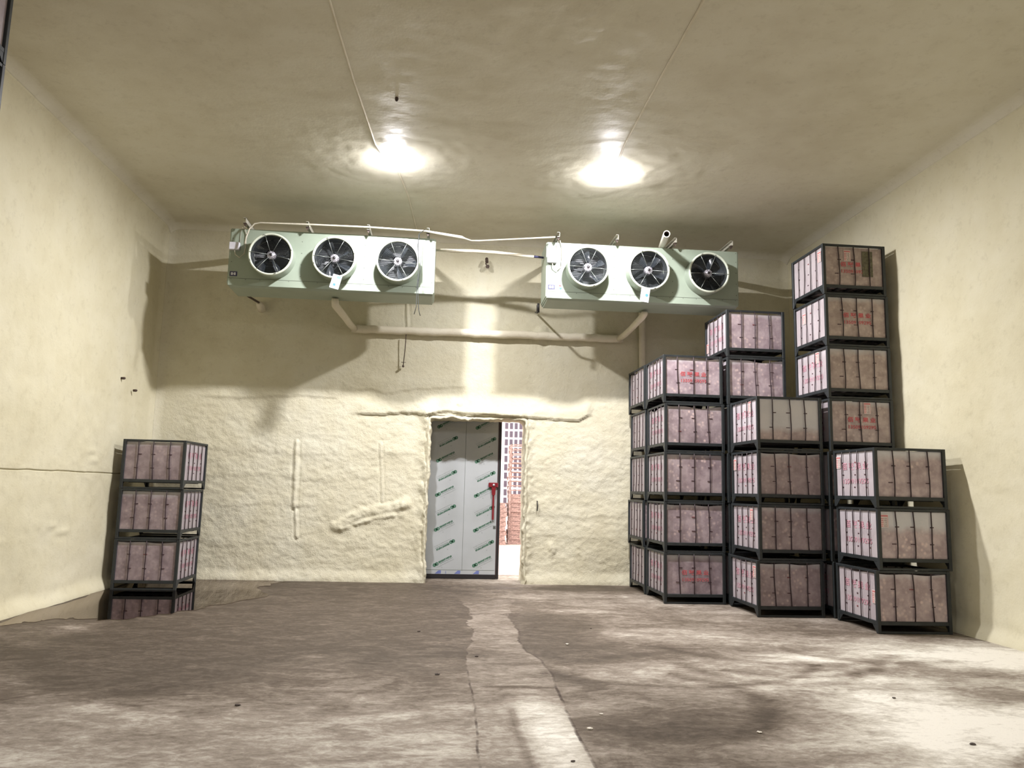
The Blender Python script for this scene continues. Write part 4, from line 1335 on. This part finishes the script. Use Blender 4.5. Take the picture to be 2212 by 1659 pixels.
# steel stubs, nail rod, wall bracket
b = MB(); b.tube([(-0.757, 14.335, 4.565), (-0.765, 14.36, 4.3), (-0.79, 14.40, 3.98)], 0.009, 6); b.tube([(-0.79, 14.43, 3.97), (-0.79, 14.36, 3.965)], 0.022, 8)
b.tube([(-0.83, 14.39, 4.04), (-0.74, 14.39, 4.04)], 0.005, 5)
tag(b.build('hanging_rod', M['rust']), 'thin rusty rod hanging from the drain pipe on the back wall', 'rod')
b = MB(); b.tube([(1.60, 13.30, 4.98), (1.62, 13.5, 4.90), (1.70, 14.42, 5.12)], 0.018, 7); b.tube([(1.61, 13.28, 5.02), (1.62, 13.32, 4.86)], 0.022, 7)
tag(b.build('bracket_stub', M['black']), 'black steel stub at the lower left corner of the right cooler', 'bracket')
b = MB(); b.tube([(0.72, 14.35, 6.12), (0.72, 14.25, 6.02)], 0.03, 8); b.tube([(0.74, 14.40, 5.98), (0.74, 14.28, 5.95)], 0.035, 8); b.tube([(0.70, 14.33, 6.02), (0.76, 14.30, 5.92)], 0.012, 6)
tag(b.build('anchor_bolt', M['rust']), 'rusty anchor bolt on the back wall behind the feed pipe', 'bolt')
b = MB(); b.tube([(-3.46, 14.2, 5.02), (-3.46, 13.30, 4.93)], 0.02, 7)
b.tube([(-3.46, 14.45, 4.95), (-3.46, 14.30, 4.99), (-3.46, 14.16, 5.02)], [0.08, 0.07, 0.04], 9, mi=1, wob=0.2)
tag(b.build('wall_bracket', [M['rust'], M['pipe_foam']]), 'foam-covered bracket end below the left cooler', 'bracket')
b = MB(); b.tube([(1.805, 14.47, 1.52), (1.81, 14.43, 1.42), (1.81, 14.47, 1.34)], 0.011, 6)
tag(b.build('steel_pin', M['black']), 'short black pin stuck in the wall right of the doorway', 'pin')

# ------------------------------------------------------------------ ceiling cables and lamps
for nm, pts, lab in (('left', [(-1.33, 1.2), (-1.28, 7.2), (-1.217, 8.59), (-1.10, 10.4), (-1.0, 10.85), (-0.84, 11.2), (-0.72, 12.3), (-0.62, 14.2)], 'thin cable stuck along the ceiling through the left lamp'),
                     ('right', [(2.42, 1.2), (2.388, 6.74), (2.366, 8.1), (2.37, 9.9), (2.42, 10.8)], 'thin cable stuck along the ceiling up to the right lamp')):
    b = MB()
    full = []
    for (x0, y0), (x1, y1) in zip(pts[:-1], pts[1:]):
        m_ = max(2, int((y1 - y0) / 0.1))
        for i in range(m_):
            x = x0 + (x1 - x0) * i / m_; y = y0 + (y1 - y0) * i / m_
            full.append((x, y))
    X = np.array([p[0] for p in full]); Y = np.array([p[1] for p in full])
    h = 0.03 * fbm(X * 0.4, Y * 0.4, 201, 3) + 0.006 * fbm(X * 2.0, Y * 4.0, 211, 3) + fillet(YB - Y, 0.3)
    b.tube([(x, y, ZC - hh - 0.004) for (x, y), hh in zip(full, h)], 0.014, 6)
    tag(b.build('ceiling_cable', M['pipe_foam']), lab, 'cable')

for x, lab in ((-0.862, 'glowing round lamp on the ceiling, the left one'), (2.40, 'glowing round lamp on the ceiling, the right one')):
    t = thing('ceiling_lamp', lab, 'lamp', (x, 10.93, 6.495), 0, 'ceiling lamps')
    b = MB(); b.lathe([(0.0, 0.04), (0.08, 0.04), (0.090, 0.0), (0.098, -0.042), (0.0, -0.042)], 20, axis='z'); b.build('lamp_base', M['white'], t)
    b = MB(); b.lathe([(0.0, -0.052), (0.06, -0.0515), (0.098, -0.050), (0.104, -0.046), (0.104, -0.042), (0.09, -0.042)], 24, axis='z'); b.build('lamp_globe', M['lamp'], t)
    # the same cable feeds a second, weaker lamp behind the photographer
    t2 = copy_tree(t)
    t2.location = (-1.3 if x < 0 else 2.42, 1.2, 6.495)
    t2['label'] = ('dimmer round ceiling lamp behind the viewpoint, left cable' if x < 0 else 'dimmer round ceiling lamp behind the viewpoint, right cable')
    for ch in t2.children:
        if ch.name.startswith('lamp_globe'):
            ch.data = ch.data.copy(); ch.data.materials[0] = M['lamp_dim']

# small rusty anchors left in the foam
for loc, ax, lab in (((-5.27, 13.05, 3.38), 'x', 'rusty grey anchor stub high on the left wall'), ((-5.26, 13.55, 3.24), 'x', 'small dark anchor hole on the left wall beside the rusty stub'),
                     ((-0.72, 9.05, 6.48), 'z', 'small dark anchor in the ceiling in front of the left lamp')):
    b = MB()
    d = Vector((1, 0, 0)) if ax == 'x' else Vector((0, 0, -1))
    b.tube([-d * 0.03, d * 0.02, d * 0.035], [0.022, 0.02, 0.012], 8, wob=0.3)
    tag(b.build('anchor', M['rust'], None, loc), lab, 'anchor')

# ------------------------------------------------------------------ puddle
pud = [(-5.16, 9.75), (-5.17, 11.81), (-5.16, 13.5), (-5.13, 14.40), (-4.46, 14.42), (-2.86, 14.41), (-2.83, 13.95), (-2.95, 13.3), (-2.62, 12.5), (-3.04, 11.61), (-3.27, 11.08), (-3.62, 10.56), (-4.01, 10.19), (-4.45, 10.28), (-4.75, 10.12), (-4.94, 9.9)]
pp = []
for i in range(len(pud)):
    p0, p1, p2, p3 = (np.array(pud[(i + k) % len(pud)]) for k in (-1, 0, 1, 2))
    for t_ in np.linspace(0, 1, 8, endpoint=False):
        q = 0.5 * ((2 * p1) + (-p0 + p2) * t_ + (2 * p0 - 5 * p1 + 4 * p2 - p3) * t_ ** 2 + (-p0 + 3 * p1 - 3 * p2 + p3) * t_ ** 3)
        j = 0.05 * np.array([math.sin(i * 7.1 + t_ * 9), math.cos(i * 5.3 + t_ * 11)])
        pp.append(q + j)
b = MB()
b.add([(p[0], p[1], 0.006) for p in pp], [tuple(range(len(pp)))])
tag(b.build('puddle', M['water']), 'shallow puddle of water around the lone crate stack', 'puddle')

# ------------------------------------------------------------------ crumbs on the floor
r = random.Random(9)
spots = [(0.43, 8.22, 0), (0.03, 7.44, 0), (-1.51, 6.41, 0), (3.97, 6.63, 0), (3.81, 5.41, 0), (1.48, 8.88, 1), (1.30, 6.16, 1), (1.14, 5.79, 1), (2.37, 5.70, 1), (1.95, 9.9, 0), (-0.2, 9.6, 0), (0.9, 5.12, 0)]
for x, y, k in spots:
    s_ = r.uniform(0.010, 0.018)
    vs = []
    for i in range(5):
        for j in range(7):
            ph = PI * (i + 0.5) / 5; th = 2 * PI * j / 7
            rr_ = s_ * r.uniform(0.75, 1.2)
            vs.append((rr_ * 1.5 * math.sin(ph) * math.cos(th), rr_ * math.sin(ph) * math.sin(th), 0.5 * rr_ * math.cos(ph)))
    fs = [(i * 7 + j, (i + 1) * 7 + j, (i + 1) * 7 + (j + 1) % 7, i * 7 + (j + 1) % 7) for i in range(4) for j in range(7)] + [tuple(range(7))[::-1], tuple(range(28, 35))]
    b = MB(); b.add(vs, fs)
    o = b.build('crumb', M['chip'] if k else M['pebble'], None, (x, y, s_ * 0.22))
    if k:
        tag(o, 'tiny pale chip lying on the concrete floor', 'debris', 'pale chips on the floor')
    else:
        tag(o, 'tiny dark crumb lying on the concrete floor', 'debris', 'dark crumbs on the floor')

# ------------------------------------------------------------------ outside, seen through the doorway
b = MB()
b.add([(-30, 15.98, -0.01), (40, 15.98, -0.01), (40, 60, -0.01), (-30, 60, -0.01)], [(0, 1, 2, 3)])
struct(b.build('ground_outside', M['yard']))


def pallet_meshes(nl):
    b = MB()
    for i in range(7):
        b.box(-0.6, 0.6, -0.5 + i * 0.152, -0.5 + i * 0.152 + 0.10, 0.120, 0.140)
    deck = b.mesh('deck', M['wood'])
    b = MB(); b.box(-0.6, 0.6, -0.05, 0.05, 0.02, 0.12); st = b.mesh('stringer', M['wood'])
    b = MB()
    for i in range(3):
        b.box(-0.6, 0.6, -0.5 + i * 0.45, -0.5 + i * 0.45 + 0.10, 0, 0.02)
    return deck, st, b.mesh('base_boards', M['wood'])


dk, stg, bb = pallet_meshes(0)


def make_pallet(x, y, z, lab, grp):
    t = thing('pallet', lab, 'pallet', (x, y, z), 0, grp)
    put('deck', dk, t); put('base_boards', bb, t)
    for yy in (-0.45, 0.0, 0.45):
        put('stringer', stg, t, (0, yy, 0))
    return t


for x, y, nn, lab, grp in ((2.84, 25.6, 11, 'wooden pallet in the tall stack seen through the door gap', 'pallets in the stack seen through the door gap'),
                           (1.50, 25.2, 9, 'wooden pallet in the stack close behind the sliding door', 'pallets in the stack behind the sliding door')):
    p0 = make_pallet(x, y, -0.01, lab, grp)
    for k in range(1, nn):
        c = copy_tree(p0)
        c.location = (x + r.uniform(-0.03, 0.03), y + r.uniform(-0.03, 0.03), -0.01 + k * 0.146)
def frame_mesh():
    b = MB()
    for y in (-0.5, 0.46):
        b.box(-0.6, 0.6, y, y + 0.04, 0.10, 0.135)
    for x in (-0.6, -0.1, 0.56):
        b.box(x, x + 0.04, -0.5, 0.5, 0.10, 0.135)
    for x in (-0.6, 0.56):
        for y in (-0.5, 0.46):
            b.box(x, x + 0.04, y, y + 0.04, 0, 0.10)
    return b.mesh('open_rack_frame', M['wood'])


fm = frame_mesh()
for k in range(11):
    o = put('open_rack_frame', fm, None, (2.84 + r.uniform(-0.03, 0.03), 25.6 + r.uniform(-0.03, 0.03), -0.01 + 11 * 0.146 + k * 0.148))
    tag(o, 'open brown frame stacked on the wooden pallets outside the doorway', 'frame', 'open frames stacked on the pallets')
b = MB()
b.box(2.20, 2.26, 25.02, 25.08, -0.01, 3.1)
tag(b.build('timber_post', M['wood']), 'upright timber post in front of the pallet stack outside', 'post')

t = thing('white_building', 'overexposed white building with small dark windows beyond the doorway', 'building', (4.0, 40, -0.01))
b = MB(); b.box(-8, 8, 0, 3, 0, 9); b.build('facade', M['outwhite'], t)
b = MB(); b.box(0, 0.16, -0.03, 0.0, 0, 0.32); wm = b.mesh('window', M['outglass'])
for i in range(-3, 4):
    for j in range(11):
        put('window', wm, t, (i * 0.25 - 0.02, 0, 0.6 + j * 0.43))
